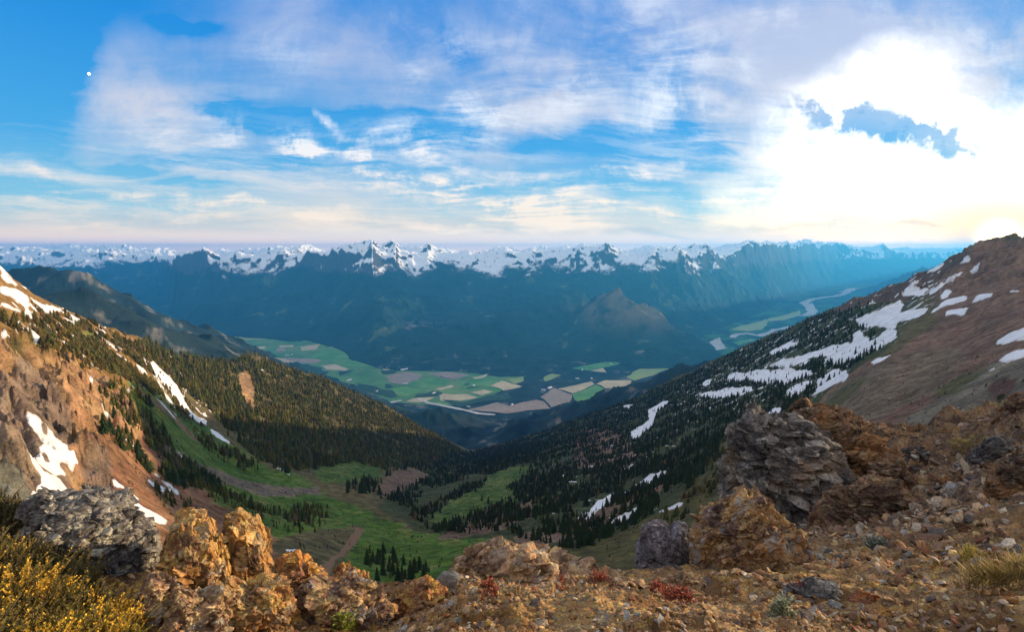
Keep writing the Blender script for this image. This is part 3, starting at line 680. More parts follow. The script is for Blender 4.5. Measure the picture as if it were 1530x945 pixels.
# ---- farm buildings
M_wall = simple('barn_wall', (.78,.77,.74)); M_roof = simple('barn_roof', (.55,.56,.58), .5)
BARN = [(604,554,'largest white barn beside the tan field under the dark slope',110),(521,570,'white barn near the pale pond',90),(429,532,'white farmhouse between the small tan fields',60),(436,531,'white shed right of the farmhouse between small tan fields',45),
 (606,575,'white barn at the junction of two farm roads',70),(708,578,'white barn alone in the middle of green fields',70),(648,589,'low dark roofed barn among trees near the river bend',60),(821,581,'white barn at the tip of the grey brown field',80),
 (812,584,'smaller shed left of the barn by the grey brown field',55),(870,554,'pale barn south of the long green field',60),(863,567,'white farmhouse in the wood before the tan and green fields',55),(884,567,'white barn by the corner of the tan field',55),
 (913,545,'tiny white barn at the end of the long green field',60),(972,538,'tiny pale barn far right beyond the long green field',60),(290,497,'small white barn near the upper left river bend',60),(352,505,'dark farm shed beside the yellow green field',50),
 (765,606,'pale shed at the edge of the brown field',45),(700,609,'small white cabin on the river bank',40),(563,586,'small white cabin on the left river wood edge',40),(660,600,'white shed on the tan strip by the river',40)]
for px, py, lab, L in BARN:
    x, y = floor_pt(px, py); e = empty('farm_building', (x, y, VF + 6)); e.rotation_euler = (0, 0, rng.random() * 3); tag(e, lab, 'farm building', 'farm buildings scattered in the valley')
    l, wd, h = L / 2, L / 4.5, L / 9
    mesh_from('wall', [(-l,-wd,0),(l,-wd,0),(l,wd,0),(-l,wd,0),(-l,-wd,h),(l,-wd,h),(l,wd,h),(-l,wd,h),(-l,0,h*1.9),(l,0,h*1.9)], [np.array([[0,1,5,4],[2,3,7,6]]), np.array([[1,2,6,9,5],[3,0,4,8,7]])], M_wall, e, False)
    g = wd * 1.12; k = h - (g - wd) * .9 * h / wd
    mesh_from('roof', [(-l*1.05,-g,k),(l*1.05,-g,k),(l*1.05,0,h*1.95),(-l*1.05,0,h*1.95),(-l*1.05,g,k),(l*1.05,g,k),(-l*1.05,-g,k+2),(l*1.05,-g,k+2),(l*1.05,0,h*1.95+2),(-l*1.05,0,h*1.95+2),(-l*1.05,g,k+2),(l*1.05,g,k+2)],
              np.array([[0,1,2,3],[3,2,5,4],[9,8,7,6],[10,11,8,9],[0,6,7,1],[5,11,10,4]]), M_roof, e, False)
# ================================================================ TREES
def conifer(tiers, sides, seed, droop=.35, w=.19, star=.45):
    """crown of unit height: ragged drooping tiers of boughs round a mast"""
    r = np.random.default_rng(seed); V = []; Fc = []; Cb = []
    z0 = .06
    for k in range(tiers):
        f = k / tiers; zt = z0 + (1 - z0) * (f + 1.35 / tiers) ; zt = min(zt, 1.0)
        zb = z0 + (1 - z0) * f
        rad = w * (1 - f) ** .8 * (.85 + .3 * r.random()) + .012
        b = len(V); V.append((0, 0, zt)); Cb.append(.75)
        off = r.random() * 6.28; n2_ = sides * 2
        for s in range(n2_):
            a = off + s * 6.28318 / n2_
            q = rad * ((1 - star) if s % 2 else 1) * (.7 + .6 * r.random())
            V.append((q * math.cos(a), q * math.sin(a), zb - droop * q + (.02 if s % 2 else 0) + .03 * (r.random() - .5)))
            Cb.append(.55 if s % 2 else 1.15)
        for s in range(n2_): Fc.append((b, b + 1 + s, b + 1 + (s + 1) % n2_))
    return np.array(V), np.array(Fc), np.array(Cb)
LOWT = [conifer(2, 3, 50 + i, w=.15) for i in range(5)]
MIDT = [conifer(6, 5, 80 + i, w=.21) for i in range(6)]
t = NT('needles'); ca = t.n('ShaderNodeVertexColor', layer_name='Col').outputs[0]
M_leaf = t.out(t.mix(t.noise(t.pos(), .5, 3), ca, t.mix(.5, ca, (.02,.03,.01))), .9, spec=.15)
M_bark = simple('bark', (.09, .065, .05))
rowh = RR * (lrs[1] - lrs[0])
def sample(polys, N, ex=None, patchy=0.0, scale=70, seed=1, hmin=4, hmax=14, pal=0, snowok=.08, inten=None):
    r = np.random.default_rng(seed)
    m = np.zeros((NR, NA), np.float32)
    for p in polys: m = np.maximum(m, poly_mask(p, ZN))
    m = blur(m, 3 * SCL)
    wgt = m * cell * rowh
    for e in (ex or []): wgt = wgt * (1 - np.clip(GM[e] * 1.05, 0, 1))
    wgt = wgt * np.where(snow_any > .5, snow_ok_(snowok), 1)
    wgt = wgt * np.where(RR > np.interp(AZ, _caz, _cd) + 25, 0, 1)
    if patchy > 0:
        q = fbm2(XX / scale, YY / scale, 5, 900 + seed, .6)
        wgt = wgt * (sstep(patchy - .75, patchy - .35, q) * .97 + .03)
    if inten is not None: wgt = wgt * inten
    w_ = wgt.ravel().astype(np.float64); c_ = np.cumsum(w_); idx = np.searchsorted(c_, r.random(N) * c_[-1])
    gi = idx // NA + r.random(N) - .5; gj = idx % NA + r.random(N) - .5
    rr = np.exp(lrs[0] + np.clip(gi, 0, NR - 1.01) * (lrs[1] - lrs[0])); aa = azs[0] + np.clip(gj, 0, NA - 1.01) * (azs[1] - azs[0])
    z = bil(ZT, gi, gj); h = hmin * .7 + (hmax * 1.1 - hmin * .7) * r.random(N) ** 1.4
    h = h * (1 + .25 * fbm2(rr * np.sin(aa) / 50, rr * np.cos(aa) / 50, 2, 3))
    return np.stack([rr * np.sin(aa), rr * np.cos(aa), z - .4, h, np.full(N, pal)], 1)
def snow_ok_(v): return v
TR = []; TZ = []
def add(zone, *a, **k):
    t_ = sample(*a, **k); TR.append(t_); TZ.extend([zone] * len(t_))
q = 5 if QUICK else 1
SPUR = [P((215,512),(250,518),(290,533),(335,541),(372,530),(420,546),(470,562),(540,591),(600,622),(655,652),(692,676),(640,694),(575,702),(530,690),(480,700),(430,706),(390,690),(345,650),(318,615),(285,590),(250,560),(215,530))]
add('in the spur forest', SPUR, 21000 // q, ['knob'], .15, 60, 1, 7, 17, 0, .25)
add('in the left ridge scrub', [P((60,462),(110,475),(150,488),(215,515),(255,545),(275,590),(300,640),(330,670),(300,660),(240,612),(200,575),(150,555),(90,540),(60,515),(0,500),(0,470),(40,480))], 3500 // q, ['cliff', 'green_lit', 'trail'], .55, 40, 2, 2.5, 8, 1, .02)
add('crossing the left meadow', [P((150,585),(195,600),(225,640),(262,690),(300,700),(330,730),(300,735),(262,715),(215,660),(185,630)), P((190,575),(215,600),(250,650),(262,680),(240,672),(215,630)), P((150,640),(190,650),(220,690),(262,720),(280,735),(230,710),(180,670))], 900 // q, None, .35, 25, 3, 3, 11, 0)
add('in the row above the gully', [P((296,655),(340,672),(382,694),(376,706),(340,692),(300,668))], 150, None, .2, 20, 4, 5, 12, 0)
add('in the band below the gully', [P((285,705),(318,712),(345,735),(400,765),(392,782),(345,758),(310,745),(285,725))], 220, None, .2, 22, 5, 4, 9, 0)
add('on scree above the orange spires', [P((235,735),(262,740),(290,752),(300,775),(262,768),(240,752)), P((212,690),(222,690),(222,700),(214,702))], 45, None, 0, 22, 6, 3, 6, 0)
add('in the basin meadow thicket', [P((395,762),(425,768),(450,750),(488,760),(490,780),(470,795),(430,800),(400,782))], 190, None, .2, 18, 7, 4, 9, 0)
add('behind the orange spires', [P((440,815),(462,820),(455,828),(440,824)), P((480,812),(494,815),(490,820)), P((330,775),(350,790),(335,795))], 28, None, 0, 20, 8, 1.5, 3, 0)
add('in the clump behind centre rocks', [P((545,838),(560,826),(585,834),(612,842),(640,856),(632,875),(600,872),(560,866))], 60, None, 0, 12, 9, 4, 9.5, 0, 1)
add('in the valley mouth wood', [P((515,722),(545,716),(575,712),(620,692),(690,676),(760,664),(820,660),(800,690),(740,700),(700,715),(640,735),(620,760),(560,742),(520,736))], 6500 // q, ['gravel', 'meadow2'], .12, 60, 10, 6, 15, 3)
add('on the upper right slope', [P((700,680),(760,662),(850,628),(920,605),(1000,572),(1100,525),(1200,482),(1300,438),(1380,403),(1340,440),(1290,470),(1320,520),(1260,556),(1215,598),(1170,622),(1110,628),(1080,660),(1000,680),(930,700),(850,720),(780,720),(720,715))], 27000 // q, ['meadow2', 'rockyr'], .30, 75, 11, 4.5, 13, 3, .05)
add('on the lower right slope', [P((640,760),(700,725),(780,715),(850,712),(930,692),(1000,675),(1085,655),(1095,690),(1060,735),(1010,730),(960,780),(900,815),(840,822),(790,815),(760,790),(700,800),(650,795),(610,775))], 6000 // q, ['meadow2', 'lowright'], .40, 45, 12, 4, 11, 3, .03)
add('beside the grey crag', [P((1085,645),(1110,620),(1100,600),(1150,600),(1190,585),(1200,600),(1160,640),(1090,700),(1070,730),(1060,700))], 420, None, .1, 30, 13, 3.5, 8, 2)
add('right of the snow bar', [P((955,800),(985,770),(1040,735),(1080,700),(1085,720),(1040,760),(990,800))], 90, None, .1, 20, 14, 2.5, 6, 2)
add('bushes', [P((198,585),(240,615),(330,675),(400,705),(470,740),(560,770),(640,800),(700,805),(760,818),(700,860),(600,860),(520,830),(440,812),(380,785),(300,715),(230,650)), P((470,690),(520,682),(575,700),(570,716),(500,725),(465,712)), P((760,815),(860,825),(930,795),(1000,760),(1060,700),(1090,640),(1090,800),(900,850))], 1500 // q, ['trail'], .7, 35, 15, .7, 2.0, 2)
add('bushes', [P((130,600),(215,650),(310,720),(400,800),(300,800),(200,740)), P((1230,600),(1400,560),(1530,500),(1530,600),(1400,660),(1300,640)), P((1240,570),(1330,525),(1420,520),(1430,550),(1300,620),(1220,610))], 700 // q, None, .75, 25, 16, .5, 1.5, 2)
T = np.concatenate(TR); TZ = np.array(TZ)
dist = np.hypot(T[:, 0], T[:, 1]); ppx, ppy = proj(T[:, 0], T[:, 1], T[:, 2] + T[:, 3] * .6)
fgx = [0, 60, 200, 240, 262, 285, 330, 345, 370, 405, 430, 470, 500, 540, 600, 650, 710, 790, 850, 950, 1030, 1035, 1090, 1091, 1125, 1180, 1205, 1260, 1310, 1400, 1480, 1530]
fgy = [745, 745, 748, 830, 790, 778, 830, 795, 782, 820, 860, 862, 875, 862, 885, 860, 815, 838, 850, 855, 830, 790, 750, 640, 618, 640, 606, 630, 660, 668, 635, 590]
vis = (ppy < np.interp(ppx, fgx, fgy)) & (ppx > 5) & (ppx < 1525)
# hidden behind the terrain?
azT = np.arctan2(T[:, 0], T[:, 1]); gi_, gj_ = gidx(azT, dist)
E = (ZT - EYE) / RR; Emax = np.maximum.accumulate(np.where(RR > 110, E, -9), axis=0)
vis &= (T[:, 2] + T[:, 3] * .7 - EYE) / dist > bil(Emax, np.clip(gi_ - 3, 0, NR - 2), gj_)
size = np.where(vis & (TZ != 'bushes'), T[:, 3] / dist, 0)
order = np.argsort(-size); NIND = 270
ind = order[:NIND]; rest = order[NIND:]
def palcol(p, n, r):
    c = np.array([[.075, .088, .022], [.09, .088, .024], [.055, .066, .02], [.022, .034, .013]])[p.astype(int)]
    v = (.45 + 1.3 * r.random(n) ** 1.5)[:, None]; c = c * v; dead = r.random(n) < .05; c[dead] = (.14, .12, .10)
    c[:, 0] *= .8 + .8 * r.random(n)
    return c
r_ = np.random.default_rng(99)
def forest(name, idx, protos, label, wide=1.0):
    Vs = []; Fs = []; Cs = []; off = 0; pc = palcol(T[idx, 4], len(idx), r_)
    which = r_.integers(0, len(protos), len(idx))
    for k, (pv, pf, pb) in enumerate(protos):
        sel = idx[which == k]; 
        if not len(sel): continue
        n = len(sel); a = r_.random(n) * 6.28; ca_, sa_ = np.cos(a), np.sin(a)
        h = T[sel, 3]; w_ = h * (.6 + .9 * r_.random(n) ** 1.5) * wide * np.where((T[sel, 4] == 1) | (T[sel, 4] == 2), 1.7, 1)
        x = (pv[None, :, 0] * ca_[:, None] - pv[None, :, 1] * sa_[:, None]) * w_[:, None] + T[sel, 0][:, None]
        y = (pv[None, :, 0] * sa_[:, None] + pv[None, :, 1] * ca_[:, None]) * w_[:, None] + T[sel, 1][:, None]
        z = pv[None, :, 2] * h[:, None] + T[sel, 2][:, None]
        Vs.append(np.stack([x, y, z], -1).reshape(-1, 3)); Fs.append((pf[None] + (np.arange(n) * len(pv))[:, None, None] + off).reshape(-1, 3))
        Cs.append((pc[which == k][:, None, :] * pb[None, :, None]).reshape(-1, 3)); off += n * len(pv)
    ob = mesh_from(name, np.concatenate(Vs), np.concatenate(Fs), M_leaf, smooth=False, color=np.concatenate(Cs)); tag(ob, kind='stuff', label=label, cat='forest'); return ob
rd = dist[rest]
forest('forest', rest[rd < 1300], MIDT, 'dark conifer woods covering the nearer slopes of the bowl', 1.15)
forest('forest', rest[rd >= 1300], LOWT, 'distant conifer forest clothing the spur and the far rim', 1.35)
# the firs that show largest: each one a tree of its own
HI = []
for i in range(8):
    pv, pf, pb = conifer(11 + i % 4, 8, 200 + i, .45, .21 + .03 * (i % 3), .5)
    cc_ = np.array([(.022, .045, .014), (.03, .05, .016), (.018, .036, .013), (.035, .05, .018)][i % 4])
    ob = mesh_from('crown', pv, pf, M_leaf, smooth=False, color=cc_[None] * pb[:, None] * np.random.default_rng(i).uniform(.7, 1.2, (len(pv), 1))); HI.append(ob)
n_ = 7; tv = [(.018 * (1 - z * .9) * math.cos(a * 6.2832 / n_), .018 * (1 - z * .9) * math.sin(a * 6.2832 / n_), z) for z in (-.05, 0.0, .95) for a in range(n_)]
TRK = mesh_from('trunk', tv, np.array([[k * n_ + a, k * n_ + (a + 1) % n_, (k + 1) * n_ + (a + 1) % n_, (k + 1) * n_ + a] for k in range(2) for a in range(n_)]), M_bark)
def nth(k):
    w1 = 'first second third fourth fifth sixth seventh eighth ninth tenth eleventh twelfth thirteenth fourteenth fifteenth sixteenth seventeenth eighteenth nineteenth'.split()
    if k < 20: return w1[k - 1]
    tens = {2: 'twenty', 3: 'thirty', 4: 'forty', 5: 'fifty', 6: 'sixty', 7: 'seventy', 8: 'eighty', 9: 'ninety'}; tt = {2: 'twentieth', 3: 'thirtieth', 4: 'fortieth', 5: 'fiftieth', 6: 'sixtieth', 7: 'seventieth', 8: 'eightieth', 9: 'ninetieth'}
    if k >= 100: return 'hundred-and-' + nth(k - 100) if k > 100 else 'hundredth'
    return tt[k // 10] if k % 10 == 0 else tens[k // 10] + '-' + w1[k % 10 - 1]
for zone in sorted(set(TZ[ind])):
    zi = [i for i in ind if TZ[i] == zone]; zi.sort(key=lambda i: ppx[i])
    for look in ('tall', 'short'):
        med = sorted(T[i, 3] for i in zi)[len(zi) // 2]
        gl_ = [i for i in zi if (T[i, 3] >= med) == (look == 'tall')]
        for k, i in enumerate(gl_):
            e = empty('fir_tree', (T[i, 0], T[i, 1], T[i, 2])); h = T[i, 3]; e.rotation_euler = (0, 0, r_.random() * 6.28)
            w_ = h * (.95 + .5 * r_.random()) * (1.25 if T[i, 4] in (1, 2) else 1); e.scale = (w_, w_, h)
            tag(e, '%s dark fir, %s from left of those %s' % (look, nth(k + 1), zone), 'fir tree', 'fir trees ' + zone)
            c_ = HI[r_.integers(0, 8)].copy(); COL.objects.link(c_); c_.parent = e
            t_ = TRK.copy(); COL.objects.link(t_); t_.parent = e
for ob in HI + [TRK]: bpy.data.objects.remove(ob)
# ================================================================ THE RIDGE UNDER THE VIEWER
GC = [(0,945,3.7),(-200,945,4.2),(0,850,4.7),(0,790,5.6),(150,925,4.0),(240,915,4.3),(350,945,3.9),(450,922,4.2),(600,908,4.3),(700,870,4.8),(800,862,5.2),(880,860,5.5),(1000,875,5.4),(765,945,2.6),(765,905,3.2),
      (400,995,3.0),(1100,945,3.0),(1100,850,6.4),(1200,830,8.2),(1250,790,10.5),(1350,760,12),(1350,705,18),(1300,645,26),(1400,668,27),(1480,636,26),(1530,595,24),(1700,580,22),(1530,760,9),(1530,850,5.9),(1450,700,15),(1400,800,8.8),(1300,850,6.4),
      (1200,900,4.5),(1100,905,4.2),(1530,945,3.9),(1530,680,15),(1700,800,8),(1700,945,4.2),(1400,900,4.6)]
gc = []
for x, y, d in GC:
    a, t = ray(x, y); gc.append((a * 1.2, math.log(d), t * d))
for a in (-50, -25, 0, 25, 50):
    gc.append((radians(a) * 1.2, math.log(.6), -2.02)); gc.append((radians(a) * 1.2, math.log(1.5), -2.02))
gc = np.array(gc); _m = len(gc)
_B = np.zeros((_m + 3, _m + 3)); _e2 = ((gc[:, None, :2] - gc[None, :, :2]) ** 2).sum(-1)
_B[:_m, :_m] = _tps(_e2) + np.eye(_m) * .01; _B[:_m, _m] = 1; _B[:_m, _m + 1:] = gc[:, :2]; _B[_m, :_m] = 1; _B[_m + 1:, :_m] = gc[:, :2].T
_wg = np.linalg.solve(_B, np.concatenate([gc[:, 2], np.zeros(3)]))
EDGE = [(-300,6.5),(0,6.3),(200,5.9),(260,5.0),(450,5.0),(600,4.9),(700,5.3),(800,5.7),(880,6.1),(1000,6.2),(1060,6.8),(1130,8.8),(1215,12),(1255,15),(1285,24),(1300,27.5),(1400,29),(1480,28),(1530,26),(1750,24)]
_eaz = np.array([ray(x, 800)[0] for x, d in EDGE]); _ed = np.array([d for x, d in EDGE], float)
def groundH(az, r, detail=True):
    a = np.clip(az, radians(-56), radians(56)); ed = np.interp(a, _eaz, _ed)
    rr = np.minimum(r, ed); u = a * 1.2; v = np.log(rr)
    z = _wg[_m] + _wg[_m + 1] * u + _wg[_m + 2] * v
    for i in range(_m): z = z + _wg[i] * _tps((u - gc[i, 0]) ** 2 + (v - gc[i, 1]) ** 2)
    z = z + EYE
    o = np.maximum(r - ed, 0); z = z - 1.25 * o - .15 * (1 - np.exp(-o * 3))
    x = r * np.sin(az); y = r * np.cos(az)
    z = z + .10 * fbm2(x / 1.1, y / 1.1, 4, 31) + .02 * np.minimum(r / 4, 3) * fbm2(x / .22, y / .22, 3, 33)
    k = sstep(9, 16, r); z = z + k * (.7 * (ridge2(x / 4.5, y / 4.5, 5, 35) - .4) + .35 * fbm2(x / 1.4, y / 1.4, 4, 36))
    if detail:
        wx = x + .06 * noise2(x / .2, y / .2, 5); wy = y + .06 * noise2(x / .2, y / .2, 6)
        rub = sstep(-.25, .25, fbm2(x / 1.6, y / 1.6, 3, 41) + .12)      # rubble here, finer dirt there
        z = z + (.055 * facet2(wx / .26, wy / .26, 51) * rub + .026 * facet2(wx / .10, wy / .10, 52) * (.4 + .6 * rub) + .009 * facet2(wx / .035, wy / .035, 53))
        z = z + k * (.28 * facet2(x / 1.3, y / 1.3, 54) + .12 * facet2(x / .5, y / .5, 55))
    return z
ga = np.radians(np.concatenate([np.linspace(-180, -58, 60), np.linspace(-57, 57, 520 if QUICK else 1350), np.linspace(58, 180, 60)]))
gr = np.exp(np.linspace(math.log(.6), math.log(58), 420 if QUICK else 1000))
GA, GRr = np.meshgrid(ga, gr); GZ = groundH(GA, GRr)
GX = GRr * np.sin(GA); GY = GRr * np.cos(GA)
def gz_at(x, y):
    az = math.atan2(x, y); r = math.hypot(x, y); return float(groundH(np.array([az]), np.array([r]), False)[0])
# ---- stony ground material
def rock_cols(t, p, pal, s1, s2, mottle, warm=0.0):
    """fragments of slightly different stone, weathering stains, lichen"""
    wv_ = t.n('ShaderNodeTexNoise', ins={'Vector': p, 'Scale': s1 * .7, 'Detail': 4.0}).outputs[1]
    pw = t.n('ShaderNodeVectorMath', operation='MULTIPLY_ADD', ins={0: wv_, 1: (.9 / s1,) * 3, 2: p}).outputs[0]
    v1 = t.n('ShaderNodeTexVoronoi', ins={'Vector': pw, 'Scale': s1, 'Randomness': 1.0}); v2 = t.n('ShaderNodeTexVoronoi', ins={'Vector': pw, 'Scale': s2})
    e1 = t.n('ShaderNodeTexVoronoi', feature='DISTANCE_TO_EDGE', ins={'Vector': pw, 'Scale': s1}).outputs[0]
    r1 = t.n('ShaderNodeSeparateColor', ins={0: v1.outputs['Color']}).outputs[0]; r2 = t.n('ShaderNodeSeparateColor', ins={0: v2.outputs['Color']}).outputs[1]
    f = t.math('ADD', t.math('MULTIPLY', r1, .5), t.math('MULTIPLY', r2, .3))
    f = t.math('ADD', f, t.mapr(t.noise(p, mottle, 6, .65), .25, .75, -.15, .35))
    c = t.ramp(f, pal)
    n = t.noise(p, s2 * 1.3, 6, .7)
    c = t.n('ShaderNodeHueSaturation', ins={'Hue': t.mapr(r2, 0, 1, .485, .515), 'Saturation': t.mapr(r1, 0, 1, .85, 1.12), 'Value': t.mapr(n, .3, .7, .62, 1.35), 'Color': c}).outputs[0]
    bump = t.math('ADD', t.math('MULTIPLY', t.mapr(e1, 0, .12), .5), t.math('ADD', n, t.math('MULTIPLY', t.noise(p, s2 * 5, 4, .7), .4)))
    return c, bump, n
ORANGE = [(0, (.08,.045,.024)), (.25, (.22,.125,.055)), (.5, (.42,.25,.10)), (.72, (.55,.37,.17)), (.85, (.30,.24,.19)), (1, (.56,.45,.31))]
BROWN = [(0, (.05,.035,.028)), (.3, (.13,.08,.05)), (.6, (.24,.15,.09)), (.85, (.34,.23,.14)), (1, (.45,.36,.27))]
GREY = [(0, (.035,.032,.034)), (.3, (.10,.092,.092)), (.55, (.19,.175,.165)), (.8, (.30,.285,.25)), (1, (.52,.50,.44))]
PURPLE = [(0, (.06,.055,.065)), (.4, (.15,.135,.155)), (.7, (.24,.22,.24)), (1, (.36,.33,.33))]
PALE = [(0, (.10,.06,.04)), (.25, (.25,.15,.085)), (.55, (.42,.28,.16)), (.8, (.52,.40,.27)), (1, (.62,.52,.40))]
t = NT('stony_ground'); p = t.pos()
gsx = t.n('ShaderNodeVectorMath', operation='LENGTH', ins={0: p}).outputs[1]
c1, b1, n1_ = rock_cols(t, p, ORANGE, 13.0, 42.0, .9)
c2_, b2, n2_ = rock_cols(t, p, BROWN, 3.5, 16.0, .35)
mixf = t.mapr(t.math('ADD', gsx, t.math('MULTIPLY', t.noise(p, .5, 4), 5.0)), 8.0, 13.5)
cgr = t.mix(mixf, c1, c2_)
dirt = t.mix(t.noise(p, 30.0, 5), (.24,.125,.05), (.15,.085,.042))
cgr = t.mix(t.math('MULTIPLY', t.mapr(t.noise(p, 1.3, 6, .6), .45, .62), t.math('SUBTRACT', 1.0, mixf)), cgr, dirt)
M_grd = t.out(cgr, .95, t.math('ADD', b1, t.math('MULTIPLY', b2, mixf)), .02, 1.0, .1)
o = mesh_from('ground', np.stack([GX, GY, GZ], -1).reshape(-1, 3), grid_faces(len(gr), len(ga)), M_grd); tag(o, kind='structure')
# ---------------------------------------------------------------- rock outcrops
import bmesh
_ico = {}
def ico(n):
    if n not in _ico:
        bm = bmesh.new(); bmesh.ops.create_icosphere(bm, subdivisions=n, radius=1)
        _ico[n] = (np.array([v.co[:] for v in bm.verts]), np.array([[v.index for v in f.verts] for f in bm.faces])); bm.free()
    return _ico[n]
def rockmat(name, pal, s1, s2, mottle, lichen=None, stain=None):
    t = NT(name); p = t.n('ShaderNodeTexCoord').outputs['Object']
    c, b, n = rock_cols(t, p, pal, s1, s2, mottle)
    if stain:
        c = t.mix(t.math('MULTIPLY', t.mapr(t.noise(p, stain[1], 5, .6), stain[2], stain[2] + .12), .8), c, t.mix(n, stain[0], tuple(v * .55 for v in stain[0])))
    if lichen:
        l = t.math('MULTIPLY', t.mapr(t.noise(p, lichen[1], 7, .72), lichen[2], lichen[2] + .05), t.mapr(t.noise(p, lichen[1] * 4, 4), .4, .5))
        c = t.mix(t.math('MULTIPLY', l, .8), c, lichen[0])
    c = t.mix(1.0, c, t.n('ShaderNodeVertexColor', layer_name='Col').outputs[0], 'MULTIPLY')
    return t.out(c, .92, b, .6 / s2, .9, .15)
RM = {
 'orange': rockmat('rock_orange', ORANGE, 7, 26, 2.2, ((.50,.46,.36), 9, .60), ((.42,.20,.06), 2.5, .50)),
 'rust': rockmat('rock_rust', [(0, (.08,.035,.025)), (.4, (.32,.16,.07)), (.75, (.50,.29,.12)), (1, (.55,.36,.2))], 6, 24, 2.0, None, ((.40,.16,.06), 2.0, .5)),
 'grey': rockmat('rock_grey', GREY, 9, 30, 1.8, ((.50,.50,.42), 8, .56), ((.17,.11,.07), 2.0, .56)),
 'crag': rockmat('rock_crag', [(0, (.03,.028,.03)), (.35, (.11,.10,.10)), (.6, (.20,.18,.165)), (.85, (.30,.27,.24)), (1, (.38,.35,.30))], 3.2, 12, .7, ((.42,.41,.36), 3.2, .58), ((.24,.14,.075), .8, .54)),
 'cragwarm': rockmat('rock_cragwarm', BROWN, 3.0, 11, .8, ((.44,.42,.34), 3.5, .6), ((.34,.17,.07), .9, .47)),
 'purple': rockmat('rock_purple', PURPLE, 5, 22, 1.6, ((.46,.44,.40), 9, .62)),
 'pale': rockmat('rock_pale', PALE, 6, 24, 1.6, ((.32,.32,.30), 5, .56), ((.36,.20,.08), 2.2, .53)),
 'mound': rockmat('rock_mound', [(0, (.07,.045,.035)), (.3, (.17,.10,.07)), (.6, (.38,.25,.13)), (.85, (.50,.36,.21)), (1, (.52,.44,.35))], 6, 22, 1.4, ((.3,.3,.3), 4, .55), ((.40,.21,.09), 1.6, .50)),
 'slate': rockmat('rock_slate', [(0, (.10,.10,.10)), (.5, (.24,.24,.235)), (1, (.40,.39,.37))], 3, 20, 2.0, ((.45,.44,.4), 14, .62)),
 'red': rockmat('rock_redbrown', [(0, (.05,.03,.025)), (.4, (.18,.11,.07)), (.8, (.30,.20,.13)), (1, (.36,.27,.2))], 2.6, 10, .8, None, ((.26,.12,.06), .8, .5)),
}
def stone_proto(seed, n=2, k=9):
    V, Fc = ico(n); V = V.copy(); r = np.random.default_rng(seed)
    sc = np.array([1, .55 + .4 * r.random(), .35 + .35 * r.random()])
    for _ in range(k):
        d = r.normal(size=3); d /= np.linalg.norm(d); h = .45 + .4 * r.random()
        ex = np.maximum(V @ d - h, 0); V = V - ex[:, None] * d[None]
    return V * sc * (1 + .06 * r.normal(size=(len(V), 1))), Fc
BLK = [stone_proto(300 + i, 3, 16) for i in range(10)]
